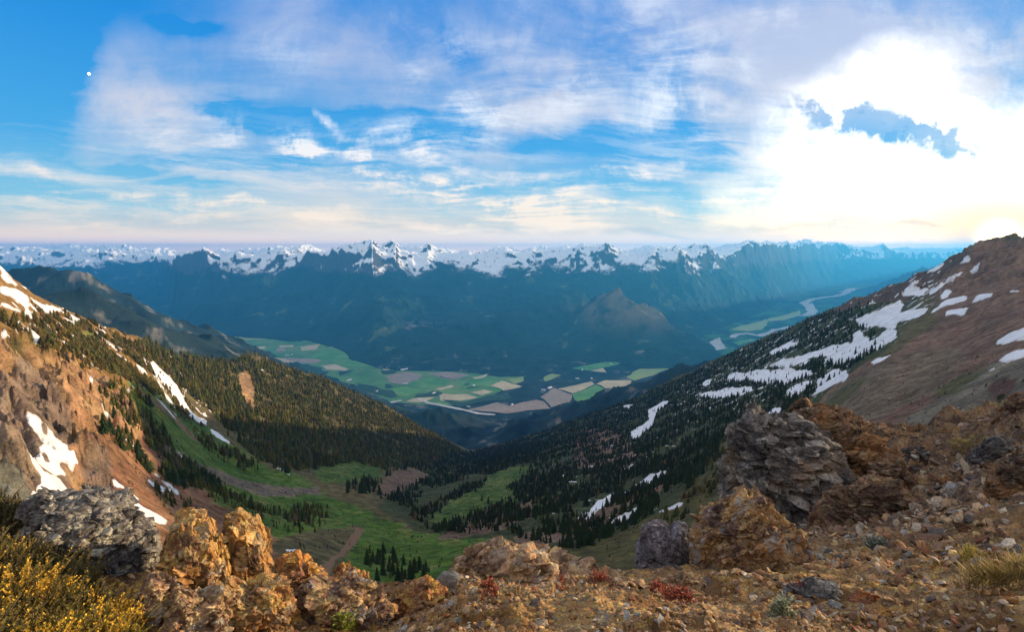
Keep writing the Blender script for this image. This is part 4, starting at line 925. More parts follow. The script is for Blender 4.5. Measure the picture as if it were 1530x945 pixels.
def outcrop(name, outline, D, mat, label, depth=.7, amp=1.0, strata=(1, 1, 1), rot=0.0, n=7, cat='rock outcrop', group=None, seed=0, push=.35, fine=1.0, parent=None, nblk=170):
    """a rock body: its outline stands at distance D, with real thickness behind and before it"""
    pts = np.array(outline, float)
    cx, cy = pts.mean(0); C0 = at(cx, cy, D)
    az0 = math.atan2(C0[0], C0[1]); rgt = np.array([math.cos(az0), -math.sin(az0), 0]); fw = np.array([math.sin(az0), math.cos(az0), 0])
    # outline points on the upright plane through C0
    L = []
    for px, py in outline:
        a, t_ = ray(px, py); d = np.array([math.sin(a), math.cos(a), t_]); s = D / d[:2].dot(fw[:2]); q = d * s - np.array([C0[0], C0[1], C0[2] - EYE])
        L.append((q.dot(rgt), q[2]))
    L = np.array(L); L = L - L.mean(0) * 0
    M = []
    for a, b in zip(L, np.roll(L, -1, 0)):
        for k in range(12): M.append(a + (b - a) * k / 12)
    M = np.array(M); th = np.arctan2(M[:, 1], M[:, 0]); rd_ = np.hypot(M[:, 0], M[:, 1]); o_ = np.argsort(th); th = th[o_]; rd_ = rd_[o_]
    th = np.concatenate([th - 2 * pi, th, th + 2 * pi]); rd_ = np.tile(rd_, 3)
    S, Fc = ico(n - (1 if QUICK else 0))
    tt = np.arctan2(S[:, 2], S[:, 0]); Rr = np.interp(tt, th, rd_) * .98; s = np.sqrt(np.clip(1 - S[:, 1] ** 2, 0, 1)) ** .8
    W_ = rd_.mean()
    p = np.stack([np.cos(tt) * s * Rr, S[:, 1] * depth * W_ * (1 + .0 * s), np.sin(tt) * s * Rr], 1)
    nrm = p / (np.linalg.norm(p, axis=1)[:, None] + 1e-9)
    c, sn = math.cos(rot), math.sin(rot)
    q = np.stack([(p[:, 0] * c + p[:, 2] * sn) * strata[0], p[:, 1] * strata[1], (-p[:, 0] * sn + p[:, 2] * c) * strata[2]], 1)
    k = W_
    wq = q + .06 * k * np.stack([fbm3(q[:, 0] / k * 2, q[:, 1] / k * 2, q[:, 2] / k * 2, 3, 70 + j) for j in range(3)], 1)
    d = .24 * facet3(*(wq / (k * .62)).T, seed + 1) + .15 * facet3(*(wq / (k * .28)).T, seed + 11) + .075 * fine * facet3(*(wq / (k * .12)).T, seed + 21) + .036 * fine * facet3(*(wq / (k * .055)).T, seed + 31) + .016 * fine * facet3(*(wq / (k * .025)).T, seed + 41)
    d = d * .8 + .07 * fbm3(*(q / (k * .7)).T, 3, seed + 5)
    p = p + nrm * (d * k * amp)[:, None]
    Wv = rgt[None] * p[:, :1] + fw[None] * (p[:, 1:2] + push * depth * W_) + np.array([0, 0, 1.])[None] * p[:, 2:]
    # angular blocks standing out of the body, bedded the same way
    rb = np.random.default_rng(seed + 7); cols = [np.ones((len(Wv), 3))]; Vl = [Wv]; Fl = [Fc]; off = len(Wv)
    nW = Wv / (np.linalg.norm(Wv, axis=1)[:, None] + 1e-9); face = np.clip(.35 - nW @ fw + .5 * nW[:, 2], 0.02, 2); face = face / face.sum()
    nb_ = int(nblk * (.5 if QUICK else 1)); pick = rb.choice(len(Wv), nb_, p=face); sz = k * (.05 + .24 * rb.random(nb_) ** 2.4)
    tilt0 = rot
    for i_, v_ in enumerate(pick):
        bv, bf = BLK[rb.integers(0, 10)]; s3 = sz[i_] * np.array([1.15, .95, .62 + .3 * rb.random()])
        a_ = tilt0 + rb.normal() * .35; b_ = rb.normal() * .5; g_ = rb.normal() * .3
        B = bv * s3; B = B @ np.array([[math.cos(a_), 0, -math.sin(a_)], [0, 1, 0], [math.sin(a_), 0, math.cos(a_)]]); B = B @ np.array([[math.cos(b_), math.sin(b_), 0], [-math.sin(b_), math.cos(b_), 0], [0, 0, 1]])
        B = B @ np.array([[1, 0, 0], [0, math.cos(g_), math.sin(g_)], [0, -math.sin(g_), math.cos(g_)]])
        B = B[:, :1] * rgt[None] + B[:, 1:2] * fw[None] + B[:, 2:] * np.array([[0, 0, 1.]])
        Vl.append(B + Wv[v_] - nW[v_] * sz[i_] * .35); Fl.append(bf + off); off += len(bv); cols.append(np.full((len(bv), 3), .6 + .75 * rb.random()))
    ob = mesh_from(name, np.concatenate(Vl), np.concatenate(Fl), mat, parent, smooth=False, color=np.concatenate(cols))
    ob.location = tuple(C0)
    tag(ob, label, cat, group)
    return ob
OG = 'rock outcrops along the near ridge'
OC = [
 ('rock_outcrop', [(38,765),(60,750),(95,752),(130,745),(150,742),(172,752),(198,748),(206,760),(222,785),(238,815),(243,845),(232,890),(190,925),(140,900),(110,850),(60,812),(36,790)], 5.0, 'grey', 'dark grey lichen-speckled boulder between yellow heather and orange spires', dict(depth=.7, seed=100, n=8, amp=.7, nblk=420)),
 ('rock_spire', [(258,800),(266,782),(290,775),(312,782),(324,800),(332,830),(345,862),(345,920),(330,975),(285,975),(256,905),(246,860),(244,830)], 4.1, 'orange', 'broad orange rock spire, left one of the glowing pair', dict(depth=.75, seed=200, n=8, strata=(1.2,1,.8), rot=.25, amp=.65, nblk=110)),
 ('rock_spire', [(334,812),(340,792),(352,783),(366,782),(374,792),(388,794),(400,812),(407,850),(424,895),(438,950),(430,990),(370,990),(345,930),(332,860)], 4.3, 'orange', 'taller orange rock spire with smooth slanting slab on its right', dict(depth=.7, seed=300, n=8, strata=(1.25,1,.75), rot=.32, amp=.65, nblk=90)),
 ('rock_outcrop', [(212,885),(232,868),(258,880),(272,910),(285,985),(205,985),(203,920)], 3.7, 'pale', 'pale yellow speckled block at the foot of the left orange spire', dict(depth=.8, seed=400, n=7)),
 ('rock_outcrop', [(408,862),(428,846),(446,842),(464,850),(480,868),(497,880),(505,930),(500,985),(430,985),(410,920)], 4.2, 'rust', 'rusty broken knob right of the tall orange spire', dict(depth=.8, seed=500, n=7)),
 ('rock_outcrop', [(500,868),(512,860),(530,859),(543,872),(560,892),(575,925),(560,960),(505,955),(495,900)], 4.5, 'rust', 'squat orange brown knob left of the dark fir clump', dict(depth=.8, seed=600, n=7)),
 ('rock_outcrop', [(645,890),(662,866),(690,842),(706,820),(722,813),(745,820),(772,826),(792,838),(822,848),(850,852),(882,850),(910,862),(950,880),(985,905),(960,945),(880,965),(780,950),(700,930),(650,912)], 5.0, 'pale', 'long tan slabby rock outcrop in the bottom centre', dict(depth=.42, seed=700, n=8, strata=(1.2,1,.8), rot=-.5, amp=.55, push=.1, nblk=320)),
 ('rock_slab', [(652,868),(662,858),(678,856),(690,862),(684,876),(668,884),(654,880)], 4.3, 'slate', 'flat blue grey slab leaning on the left end of the tan outcrop', dict(depth=.5, seed=800, n=6, cat='rock slab', amp=.4, nblk=0)),
 ('boulder', [(951,850),(953,815),(960,798),(975,790),(992,793),(1004,802),(1013,793),(1022,796),(1030,815),(1034,850),(1028,880),(990,895),(958,880)], 6.9, 'purple', 'purple grey rounded boulder left of the pointed mound', dict(depth=.8, seed=900, n=8, cat='boulder', amp=.6, nblk=40)),
 ('rock_outcrop', [(1034,830),(1036,792),(1050,772),(1078,762),(1100,746),(1124,734),(1138,750),(1156,782),(1182,806),(1210,828),(1232,860),(1200,900),(1110,915),(1040,895)], 6.6, 'mound', 'pointed orange brown mound with a sunlit right shoulder', dict(depth=.62, seed=1000, n=8, strata=(1.1,1,.8), rot=-.7, amp=.65, nblk=320)),
 ('rock_outcrop', [(985,905),(1000,880),(1022,862),(1045,872),(1062,900),(1050,930),(1000,935)], 5.2, 'pale', 'low tan rock between the purple boulder and the pointed mound', dict(depth=.7, seed=1100, n=7)),
 ('crag', [(1080,700),(1092,660),(1100,632),(1118,616),(1136,622),(1150,636),(1172,632),(1196,645),(1225,668),(1262,700),(1285,740),(1270,800),(1200,850),(1120,830),(1070,770)], 13.5, 'crag', 'big dark grey crag standing behind the pointed mound', dict(depth=.6, seed=1200, n=8, cat='crag', amp=.9, nblk=420)),
 ('crag', [(1182,640),(1182,612),(1196,604),(1216,606),(1240,618),(1268,636),(1300,656),(1335,680),(1350,720),(1320,790),(1260,800),(1210,720),(1186,670)], 16, 'cragwarm', 'slabby crag with sunlit edge right of the dark grey crag', dict(depth=.65, seed=1300, n=8, strata=(.8,1,1.3), rot=-.6, amp=.7, cat='crag', nblk=380)),
 ('rock_outcrop', [(1290,735),(1300,700),(1325,685),(1350,690),(1362,720),(1358,770),(1330,800),(1295,790)], 14.0, 'red', 'reddish brown bulge below the slabby crag', dict(depth=.7, seed=1400, n=7)),
 ('rock_outcrop', [(1338,690),(1350,672),(1375,668),(1400,680),(1402,700),(1370,712),(1345,708)], 19, 'crag', 'small grey green block on the saddle right of the slabby crag', dict(depth=.8, seed=1500, n=7)),
 ('rock_outcrop', [(1462,745),(1470,722),(1490,700),(1515,688),(1560,672),(1610,680),(1620,750),(1560,775),(1500,760)], 11, 'cragwarm', 'overhanging grey rock face at the right picture edge', dict(depth=.7, seed=1600, n=8, amp=.8, nblk=260)),
 ('rock_outcrop', [(1438,700),(1448,682),(1470,664),(1492,654),(1515,668),(1505,700),(1470,716)], 17, 'crag', 'rugged grey rocks above the stony gully near the right edge', dict(depth=.8, seed=1700, n=7)),
 ('rock_outcrop', [(1482,650),(1492,622),(1512,600),(1540,585),(1600,570),(1620,640),(1560,670),(1500,665)], 20, 'red', 'reddish rocks crowning the ridge at the right edge', dict(depth=.8, seed=1800, n=7)),
 ('rock_outcrop', [(600,905),(618,888),(640,880),(652,898),(640,925),(610,930)], 4.5, 'grey', 'small dark rock between the orange knob and the tan outcrop', dict(depth=.9, seed=1900, n=6)),
 ('rock_outcrop', [(325,915),(345,880),(372,890),(400,872),(430,895),(455,935),(440,1000),(340,1000)], 3.7, 'orange', 'jagged orange block in front of the tall spire at the bottom edge', dict(depth=.7, seed=2000, n=7, nblk=200)),
 ('rock_outcrop', [(440,905),(470,882),(505,890),(530,878),(560,888),(592,915),(590,985),(460,990)], 3.8, 'mound', 'rubbly brown rim rock at the bottom edge left of centre', dict(depth=.6, seed=2100, n=7, nblk=300, amp=.8)),
 ('rock_outcrop', [(235,915),(265,885),(300,900),(330,888),(350,920),(340,1000),(250,1000)], 3.6, 'pale', 'pale orange ledge below the broad spire at the bottom edge', dict(depth=.7, seed=2200, n=7, nblk=180)),
 ('rock_outcrop', [(780,925),(810,895),(850,880),(900,884),(950,895),(985,915),(980,950),(900,975),(800,960)], 4.2, 'mound', 'broken brown ledge just below the long tan outcrop', dict(depth=.5, seed=2300, n=7, nblk=380, amp=.7)),
 ('rock_outcrop', [(575,915),(600,890),(640,882),(670,898),(700,925),(680,960),(600,965)], 4.0, 'rust', 'low rusty ledge left of the long tan outcrop', dict(depth=.6, seed=2400, n=7, nblk=200)),
 ('rock_outcrop', [(1195,822),(1215,770),(1255,730),(1300,715),(1345,730),(1372,770),(1350,812),(1300,830),(1240,840)], 11.5, 'red', 'dark brown rock wall joining the crags to the stony hollow', dict(depth=.5, seed=2500, n=8, nblk=380, amp=.8)),
 ('rock_outcrop', [(1160,905),(1180,880),(1215,872),(1250,880),(1262,905),(1240,930),(1180,932)], 4.6, 'grey', 'heap of grey rubble right below the pointed mound', dict(depth=.7, seed=2600, n=6, nblk=260, amp=.7)),
 ('rock_outcrop', [(1255,665),(1290,640),(1330,645),(1380,662),(1420,670),(1450,690),(1400,705),(1330,700),(1270,690)], 22, 'cragwarm', 'low stony rib forming the saddle skyline right of the crags', dict(depth=.5, seed=2700, n=7, nblk=380, amp=.6)),
]
for nm, outl, D, mt, lab, kw in OC:
    kw = dict(kw); kw.setdefault('cat', 'rock outcrop')
    outcrop(nm, outl, D, RM[mt], lab, group=OG, **kw)
# boulders and blocks on the scree of the bowl
SCR = sample([P((0,640),(150,600),(215,650),(310,720),(400,800),(300,800),(200,760),(0,760)), P((215,625),(320,680),(430,728),(482,742),(400,750),(270,690)), P((1220,600),(1330,530),(1450,430),(1530,400),(1530,600),(1400,660),(1300,640)), P((640,700),(700,700),(860,640),(1000,700),(950,800),(700,800))], 1200 if QUICK else 10000, None, .5, 30, 77, .35, 2.6)
_pr = [stone_proto(700 + i, 1, 4) for i in range(5)]; Vs = []; Fs = []; Cs = []; off = 0; rq = np.random.default_rng(3); wh = rq.integers(0, 5, len(SCR))
for k in range(5):
    s_ = SCR[wh == k]; pv, pf = _pr[k]; n = len(s_); a = rq.random(n) * 6.28; sz = s_[:, 3] * .5 * rq.random(n) ** 1.5 + .15
    x = (pv[None, :, 0] * np.cos(a)[:, None] - pv[None, :, 1] * np.sin(a)[:, None]) * sz[:, None] + s_[:, :1]; y = (pv[None, :, 0] * np.sin(a)[:, None] + pv[None, :, 1] * np.cos(a)[:, None]) * sz[:, None] + s_[:, 1:2]
    Vs.append(np.stack([x, y, pv[None, :, 2] * sz[:, None] + s_[:, 2:3] + .4], -1).reshape(-1, 3)); Fs.append((pf[None] + (np.arange(n) * len(pv))[:, None, None] + off).reshape(-1, 3)); off += n * len(pv)
    Cs.append(np.repeat(np.array((.19, .145, .11))[None] * (.5 + 1.2 * rq.random((n, 1))), len(pv), 0))
o = mesh_from('scree_rubble', np.concatenate(Vs), np.concatenate(Fs), M_mid, smooth=False, color=np.concatenate(Cs)); tag(o, kind='stuff', label='scattered blocks and boulders on the scree of the bowl', cat='rubble')
# ---------------------------------------------------------------- loose stones and gravel
t = NT('gravel'); ca = t.n('ShaderNodeVertexColor', layer_name='Col').outputs[0]; p = t.pos(); n_s = t.noise(p, 45.0, 6, .7)
M_grv = t.out(t.n('ShaderNodeHueSaturation', ins={'Value': t.mapr(n_s, .3, .7, .6, 1.4), 'Saturation': 1.0, 'Color': ca}).outputs[0], .95, n_s, .006, .8, .15)
SPAL = np.array([(.42,.22,.08), (.30,.15,.06), (.48,.30,.14), (.22,.12,.07), (.36,.27,.19), (.30,.29,.27), (.15,.12,.11), (.50,.40,.28), (.33,.12,.05), (.55,.36,.13)])
SP_NAME = ['orange', 'brown', 'sandy orange', 'dark brown', 'buff', 'grey', 'charcoal', 'cream', 'rust red', 'golden']
NG = 14000 if QUICK else 62000
rs = np.random.default_rng(5)
gaz = np.radians(rs.uniform(-47, 47, NG)); grr = np.exp(rs.uniform(math.log(2.0), math.log(26), NG)); ed_ = np.interp(gaz, _eaz, _ed)
ok = grr < ed_ + .15; gaz, grr = gaz[ok], grr[ok]; gx_, gy_ = grr * np.sin(gaz), grr * np.cos(gaz)
dens = fbm2(gx_ / 1.6, gy_ / 1.6, 3, 41) + .12
ok = rs.random(len(gaz)) < np.clip(.12 + sstep(-.2, .4, dens) * .88, 0, 1); gaz, grr, gx_, gy_ = gaz[ok], grr[ok], gx_[ok], gy_[ok]
gz_ = groundH(gaz, grr, True)
gs = (.004 + .034 * rs.random(len(gaz)) ** 4.0) * np.clip(grr / 3.5, .8, 3.6)
PR = [stone_proto(i, 1, 3) for i in range(6)] 
Vs = []; Fs = []; Cs = []; off = 0; wh = rs.integers(0, 6, len(gaz))
for k, (pv, pf) in enumerate(PR):
    s_ = np.where(wh == k)[0]; n = len(s_); a = rs.random(n) * 6.28; til = rs.normal(size=(n, 2)) * .5
    x = pv[None, :, 0] * np.cos(a)[:, None] - pv[None, :, 1] * np.sin(a)[:, None]; y = pv[None, :, 0] * np.sin(a)[:, None] + pv[None, :, 1] * np.cos(a)[:, None]
    z = pv[None, :, 2] + til[:, :1] * x + til[:, 1:] * y
    x = x * gs[s_][:, None] + gx_[s_][:, None]; y = y * gs[s_][:, None] + gy_[s_][:, None]; z = z * gs[s_][:, None] + gz_[s_][:, None] + gs[s_][:, None] * .15
    Vs.append(np.stack([x, y, z], -1).reshape(-1, 3)); Fs.append((pf[None] + (np.arange(n) * len(pv))[:, None, None] + off).reshape(-1, 3)); off += n * len(pv)
    pc = SPAL[rs.choice(10, n, p=[.24,.18,.17,.09,.08,.04,.04,.05,.05,.06])] * (.45 + .75 * rs.random((n, 1))); pc = pc * .82 + pc.mean(1, keepdims=True) * .18
    far_ = sstep(8, 14, grr[s_])[:, None]; pc = pc * (1 - far_) + far_ * (pc.mean(1, keepdims=True) * .5 + pc * .45)
    Cs.append(np.repeat(pc, len(pv), 0))
o = mesh_from('gravel', np.concatenate(Vs), np.concatenate(Fs), M_grv, smooth=False, color=np.concatenate(Cs)); tag(o, kind='stuff', label='loose orange and brown gravel strewn over the near ridge', cat='gravel')
STP = [stone_proto(100 + i, 4, 14) for i in range(8)]
STM = {}
def stone_mat(ci):
    if ci not in STM:
        c = SPAL[ci]; STM[ci] = rockmat('stone_' + SP_NAME[ci].replace(' ', '_'), [(0, tuple(c * .35)), (.4, tuple(c * .75)), (.8, tuple(c * 1.05)), (1, tuple(np.minimum(c * 1.3, .6)))], 12, 60, 6)
    return STM[ci]
def stone(px, py, w_px, ci, label, group=None, flatk=1.0, a=None):
    az, t_ = ray(px, py); r = np.exp(np.linspace(math.log(1.6), math.log(27), 400)); z = groundH(np.full(400, float(az)), r, False)
    e = (z - EYE) / r - float(t_); i = np.where(e[:-1] < 0)[0]
    j = [k for k in range(399) if e[k] < 0 <= e[k + 1]]
    D = r[j[0]] if j else r[np.argmax(e)]
    s = w_px / 2 / F * D * 1.05
    k = rs.integers(0, 8); pv, pf = STP[k]; pv = pv * np.array([1, 1, flatk])
    d = .05 * facet3(*(pv / .35).T, int(px)); pv = pv * (1 + d[:, None])
    ob = mesh_from('stone', pv * s, pf, stone_mat(ci), smooth=False, color=np.ones((len(pv), 3)))
    x, y = D * math.sin(az), D * math.cos(az)
    ob.location = (x, y, float(groundH(np.array([float(az)]), np.array([D]), True)[0]) + s * .18); ob.rotation_euler = (rs.normal() * .25, rs.normal() * .25, (-az if a is None else a) + (rs.normal() * .5 if a is None else 0))
    tag(ob, label, 'stone', group)
    return ob
SG = 'larger stones lying on the near ridge'
for a_ in [(645,920,34,2,'large sandy stone lying alone left of the red plant in the bottom centre'),(1290,898,40,8,'rusty cube shaped stone on the orange gravel, lower right'),(1312,928,44,0,'flat orange stone at the bottom edge, lower right'),
           (1478,934,30,5,'upright grey stone near the bottom right corner'),(1378,812,52,3,'long brown stone at the border of the shaded gully'),(1400,803,34,6,'dark stone lying against the long brown stone'),(1500,905,16,4,'buff stone between grass tuft and bottom edge'),
           (1305,865,24,0,'orange stone cluster piece in the middle of the gravel'),(1372,706,30,6,'charcoal stone high in the stony gully'),(1440,790,26,3,'dark brown stone among the gully rubble'),(1425,770,24,5,'grey stone among the gully rubble'),
           (560,938,22,0,'orange stone below the squat orange knob'),(470,925,26,1,'brown stone in front of the rusty broken knob'),(810,938,30,7,'cream stone at the bottom edge below the tan outcrop'),(800,905,26,6,'dark oval stone set in the tan outcrop foot'),
           (1015,850,18,6,'dark stone beside the low tan rock'),(1140,908,26,3,'dark brown stone beside the grey green cushion'),(1090,925,22,2,'sandy stone near the red plants'),(1215,770+70,30,5,'grey stone where the mound meets the hollow'),(1225,915,26,6,'charcoal stone in the grey rubble right of the mound'),
           (1250,905,22,5,'grey stone in the grey rubble right of the mound'),(1205,925,30,6,'largest dark stone of the rubble at the bottom edge')]:
    stone(*a_, group=SG)
zones_ = [('on the gravel at the lower right corner', 1330, 1525, 840, 940, 24), ('on the gravel below the mound', 1080, 1320, 870, 942, 24), ('below the tan outcrop', 700, 960, 915, 942, 14), ('left of the red plants', 560, 700, 905, 942, 14), ('below the orange knobs', 430, 600, 915, 942, 12), ('in the shaded stony gully', 1330, 1500, 700, 820, 22)]
for zn, x0, x1, y0, y1, n in zones_:
    its = sorted([(rs.uniform(x0, x1), rs.uniform(y0, y1), rs.uniform(9, 20), int(rs.integers(0, 10))) for _ in range(n)])
    cnt = {}
    for x, y, w_, ci in its:
        if 'gully' in zn: ci = [3, 5, 6, 4, 1][ci % 5]
        cnt[ci] = cnt.get(ci, 0) + 1
        tot = sum(1 for q_ in its if (([3, 5, 6, 4, 1][q_[3] % 5]) if 'gully' in zn else q_[3]) == ci)
        pre = 'only small' if tot == 1 else nth(cnt[ci]) + ' small'
        stone(x, y, w_, ci, '%s %s stone%s %s' % (pre, SP_NAME[ci], '' if tot == 1 else ' from the left', zn), SG)
# ---------------------------------------------------------------- plants
t = NT('leaf'); ca = t.n('ShaderNodeVertexColor', layer_name='Col').outputs[0]
M_pl = t.out(ca, .7, spec=.2)
def sprig(seed, leaves, L=1.0, leafl=.16, w=.045, curve=.3):
    r = np.random.default_rng(seed); V = []; Fc = []; H = []
    bx, by = r.normal(size=2) * curve
    for k in range(leaves):
        f = .25 + .75 * k / leaves; c = np.array([bx * f * f, by * f * f, f * L])
        a = r.random() * 6.28; up = .9 - .3 * r.random(); d = np.array([math.cos(a) * (1 - up * .5), math.sin(a) * (1 - up * .5), up]); d /= np.linalg.norm(d)
        s = np.cross(d, [0, 0, 1.]); s /= np.linalg.norm(s) + 1e-9; l = leafl * (1.1 - .4 * f) * (.7 + .6 * r.random())
        b = len(V); V += [c - s * w * .3, c + s * w * .3, c + d * l * .6 + s * w, c + d * l, c + d * l * .6 - s * w]; H += [f] * 5
        Fc += [(b, b + 1, b + 2), (b, b + 2, b + 3), (b, b + 3, b + 4)]
    return np.array(V), np.array(Fc), np.array(H)
def stemv(seed, curve=.3):
    r = np.random.default_rng(seed); bx, by = r.normal(size=2) * curve; V = []; n = 5
    for k in range(n):
        f = k / (n - 1)
        for q_ in range(3): V.append((bx * f * f + .012 * math.cos(q_ * 2.1), by * f * f + .012 * math.sin(q_ * 2.1), f))
    return np.array(V), np.array([[a * 3 + q_, a * 3 + (q_ + 1) % 3, a * 3 + 3 + (q_ + 1) % 3, a * 3 + 3 + q_] for a in range(n - 1) for q_ in range(3)])
M_stem = simple('twig', (.16, .11, .075))
def plant(name, label, cat, cx, cy, D, rw, rh, n, hgt, base, tip, tipfrac, leaves=16, seed=0, group=None, leafl=.12, w=.030, lean=.35, clump=.0, low=0.0, bulge=.12):
    """shrub: n sprigs rooted over an ellipse (metres) round a spot"""
    r = np.random.default_rng(seed); az, _ = ray(cx, cy); az = float(az); x0, y0 = D * math.sin(az), D * math.cos(az)
    e = empty(name, (x0, y0, gz_at(x0, y0))); tag(e, label, cat, group)
    a = r.random(n) * 6.28; q_ = np.sqrt(r.random(n)); lx = rw * q_ * np.cos(a); ly = rh * q_ * np.sin(a)
    X = x0 + lx * math.cos(az) + ly * math.sin(az); Y = y0 - lx * math.sin(az) + ly * math.cos(az)
    Z = groundH(np.arctan2(X, Y), np.hypot(X, Y), False) + bulge * (1 - q_ ** 2)
    h = hgt * (.55 + .6 * r.random(n)) * (1 + .3 * noise2(X / .15, Y / .15, 3))
    gold = (r.random(n) < tipfrac * (1 + clump * noise2(X / .22, Y / .22, 8) * 1.6))
    Vs = []; Fs = []; Cs = []; Sv = []; Sf = []; off = 0; so_ = 0
    for v in range(6):
        s_ = np.where(np.arange(n) % 6 == v)[0]; m = len(s_)
        if not m: continue
        pv, pf, ph = sprig(seed * 7 + v, leaves, 1, leafl, w); sv, sf = stemv(seed * 7 + v)
        an = r.random(m) * 6.28; tl = r.normal(size=(m, 2)) * lean
        for (P_, out_, f_, isleaf) in ((pv, Vs, pf, 1), (sv, Sv, sf, 0)):
            x = P_[None, :, 0] * np.cos(an)[:, None] - P_[None, :, 1] * np.sin(an)[:, None] + P_[None, :, 2] * tl[:, :1]
            y = P_[None, :, 0] * np.sin(an)[:, None] + P_[None, :, 1] * np.cos(an)[:, None] + P_[None, :, 2] * tl[:, 1:]
            z = P_[None, :, 2] - low
            out_.append(np.stack([x * h[s_][:, None] + (X[s_] - x0)[:, None], y * h[s_][:, None] + (Y[s_] - y0)[:, None], z * h[s_][:, None] + (Z[s_] - e.location.z)[:, None]], -1).reshape(-1, 3))
        Fs.append((pf[None] + (np.arange(m) * len(pv))[:, None, None] + off).reshape(-1, 3)); off += m * len(pv)
        Sf.append((sf[None] + (np.arange(m) * len(sv))[:, None, None] + so_).reshape(-1, 4)); so_ += m * len(sv)
        b_ = np.array(base)[None] * (.5 + r.random((m, 1))); g_ = np.array(tip)[None] * (.7 + .6 * r.random((m, 1)))
        wgt = np.where(gold[s_], 1.0, .12)[:, None] * np.clip((ph[None, :] - .3) * 1.8, 0, 1)
        Cs.append((b_[:, None, :] * (1 - wgt[..., None]) + g_[:, None, :] * wgt[..., None]).reshape(-1, 3))
    mesh_from('foliage', np.concatenate(Vs), np.concatenate(Fs), M_pl, e, False, np.concatenate(Cs))
    mesh_from('stems', np.concatenate(Sv), np.concatenate(Sf), M_stem, e, False)
    return e
HG = 'heather shrubs in the lower left corner'
K = 2 if QUICK else 1
OL = (.10, .11, .02); GO = (.62, .37, .03)
plant('heather_shrub', 'golden heather nearest the bottom edge, right of the corner', 'shrub', 95, 965, 3.1, .34, .28, 1100 // K, .15, OL, GO, .48, 34, 1, HG, clump=.9)
plant('heather_shrub', 'olive heather in the very bottom left corner', 'shrub', 10, 950, 3.3, .42, .34, 1100 // K, .16, (.07,.07,.02), GO, .25, 34, 2, HG, clump=1)
plant('heather_shrub', 'yellow flecked heather in the middle of the left patch', 'shrub', 60, 900, 3.8, .40, .34, 1200 // K, .15, (.075,.075,.02), GO, .34, 34, 3, HG, clump=1)
plant('heather_shrub', 'dull green brown heather below the dark grey boulder', 'shrub', -10, 850, 4.4, .50, .40, 1200 // K, .16, (.07,.07,.02), (.4,.26,.04), .15, 30, 4, HG, clump=1)
plant('juniper_shrub', 'dark green low shrub on the skyline left of the grey boulder', 'shrub', -20, 775, 5.6, .62, .45, 1300 // K, .16, (.05,.055,.02), (.14,.11,.03), .35, 30, 5)
plant('heather_shrub', 'small orange tuft of heather right beside the grey boulder foot', 'shrub', 165, 925, 3.6, .16, .16, 260 // K, .16, OL, GO, .8, 30, 6, HG)
RG_ = 'red leaved plants on the near ridge'
RD, RT = (.15, .04, .025), (.45, .10, .055)
for px, py, D, rr_, n, lab, sd_ in [(898,888,4.35,.09,150,'tall red plant hanging on the right part of the tan outcrop',11),(731,916,3.45,.06,90,'small bright red plant at the left foot of the tan outcrop',12),(985,898,4.4,.09,120,'pale red plant left of the low tan rock',13),(1014,912,3.9,.12,220,'largest deep red plant near the bottom edge',14),(838,922,3.7,.03,30,'tiny dark red plant below the middle of the tan outcrop',15),(1190,905-15,4.6,.05,40,'small orange red tuft at the foot of the pointed mound',16)]:
    plant('red_plant', lab, 'plant', px, py, D, rr_, rr_ * .7, n, .052, RD, RT, .7, 9, sd_, RG_, leafl=.35, w=.09, lean=.5)
plant('grass_tuft', 'golden grass tuft beside the stones at the right edge', 'grass tuft', 1515, 888, 5.0, .28, .12, 420, .12, (.20,.15,.04), (.50,.34,.09), .8, 7, 21, None, leafl=.7, w=.02, lean=.5)
plant('cushion_plant', 'silvery green cushion plant on the gravel below the mound', 'plant', 1166, 930, 3.6, .07, .06, 260, .045, (.16,.19,.11), (.42,.44,.30), .6, 10, 22, None, leafl=.35, w=.1, lean=.6)
plant('cushion_plant', 'grey green cushion plant in the shade of the hollow', 'plant', 1310, 818, 8.2, .13, .11, 260, .08, (.13,.15,.11), (.26,.28,.22), .6, 10, 23, None, leafl=.35, w=.1, lean=.6)
plant('moss_tuft', 'yellow mossy tuft on the edge of the small bank, right side', 'plant', 1446, 838, 6.3, .05, .14, 150, .06, (.22,.20,.03), (.55,.42,.06), .7, 9, 24, None, leafl=.4, w=.06, lean=.6)
plant('grass_tuft', 'pale grass along the saddle crest right of the slabby crag', 'grass tuft', 1455, 652, 24.5, .7, .3, 160, .18, (.2,.17,.06), (.5,.4,.15), .7, 7, 25, None, leafl=.7, w=.03, lean=.5)
plant('grass_tuft', 'yellow grass spot among stones below the right saddle', 'grass tuft', 1440, 680, 18.5, .4, .2, 130, .13, (.22,.2,.05), (.55,.42,.1), .7, 7, 26, None, leafl=.7, w=.03, lean=.5)
plant('small_plant', 'small yellow green plant above the lone sandy stone', 'plant', 598, 893, 4.25, .06, .04, 90, .06, (.16,.2,.03), (.45,.42,.06), .6, 9, 27, None, leafl=.4, w=.08, lean=.6)
plant('small_plant', 'small yellow green plant below the orange knobs', 'plant', 512, 922, 3.6, .05, .05, 90, .06, (.16,.2,.03), (.40,.42,.06), .5, 9, 28, None, leafl=.4, w=.08, lean=.6)
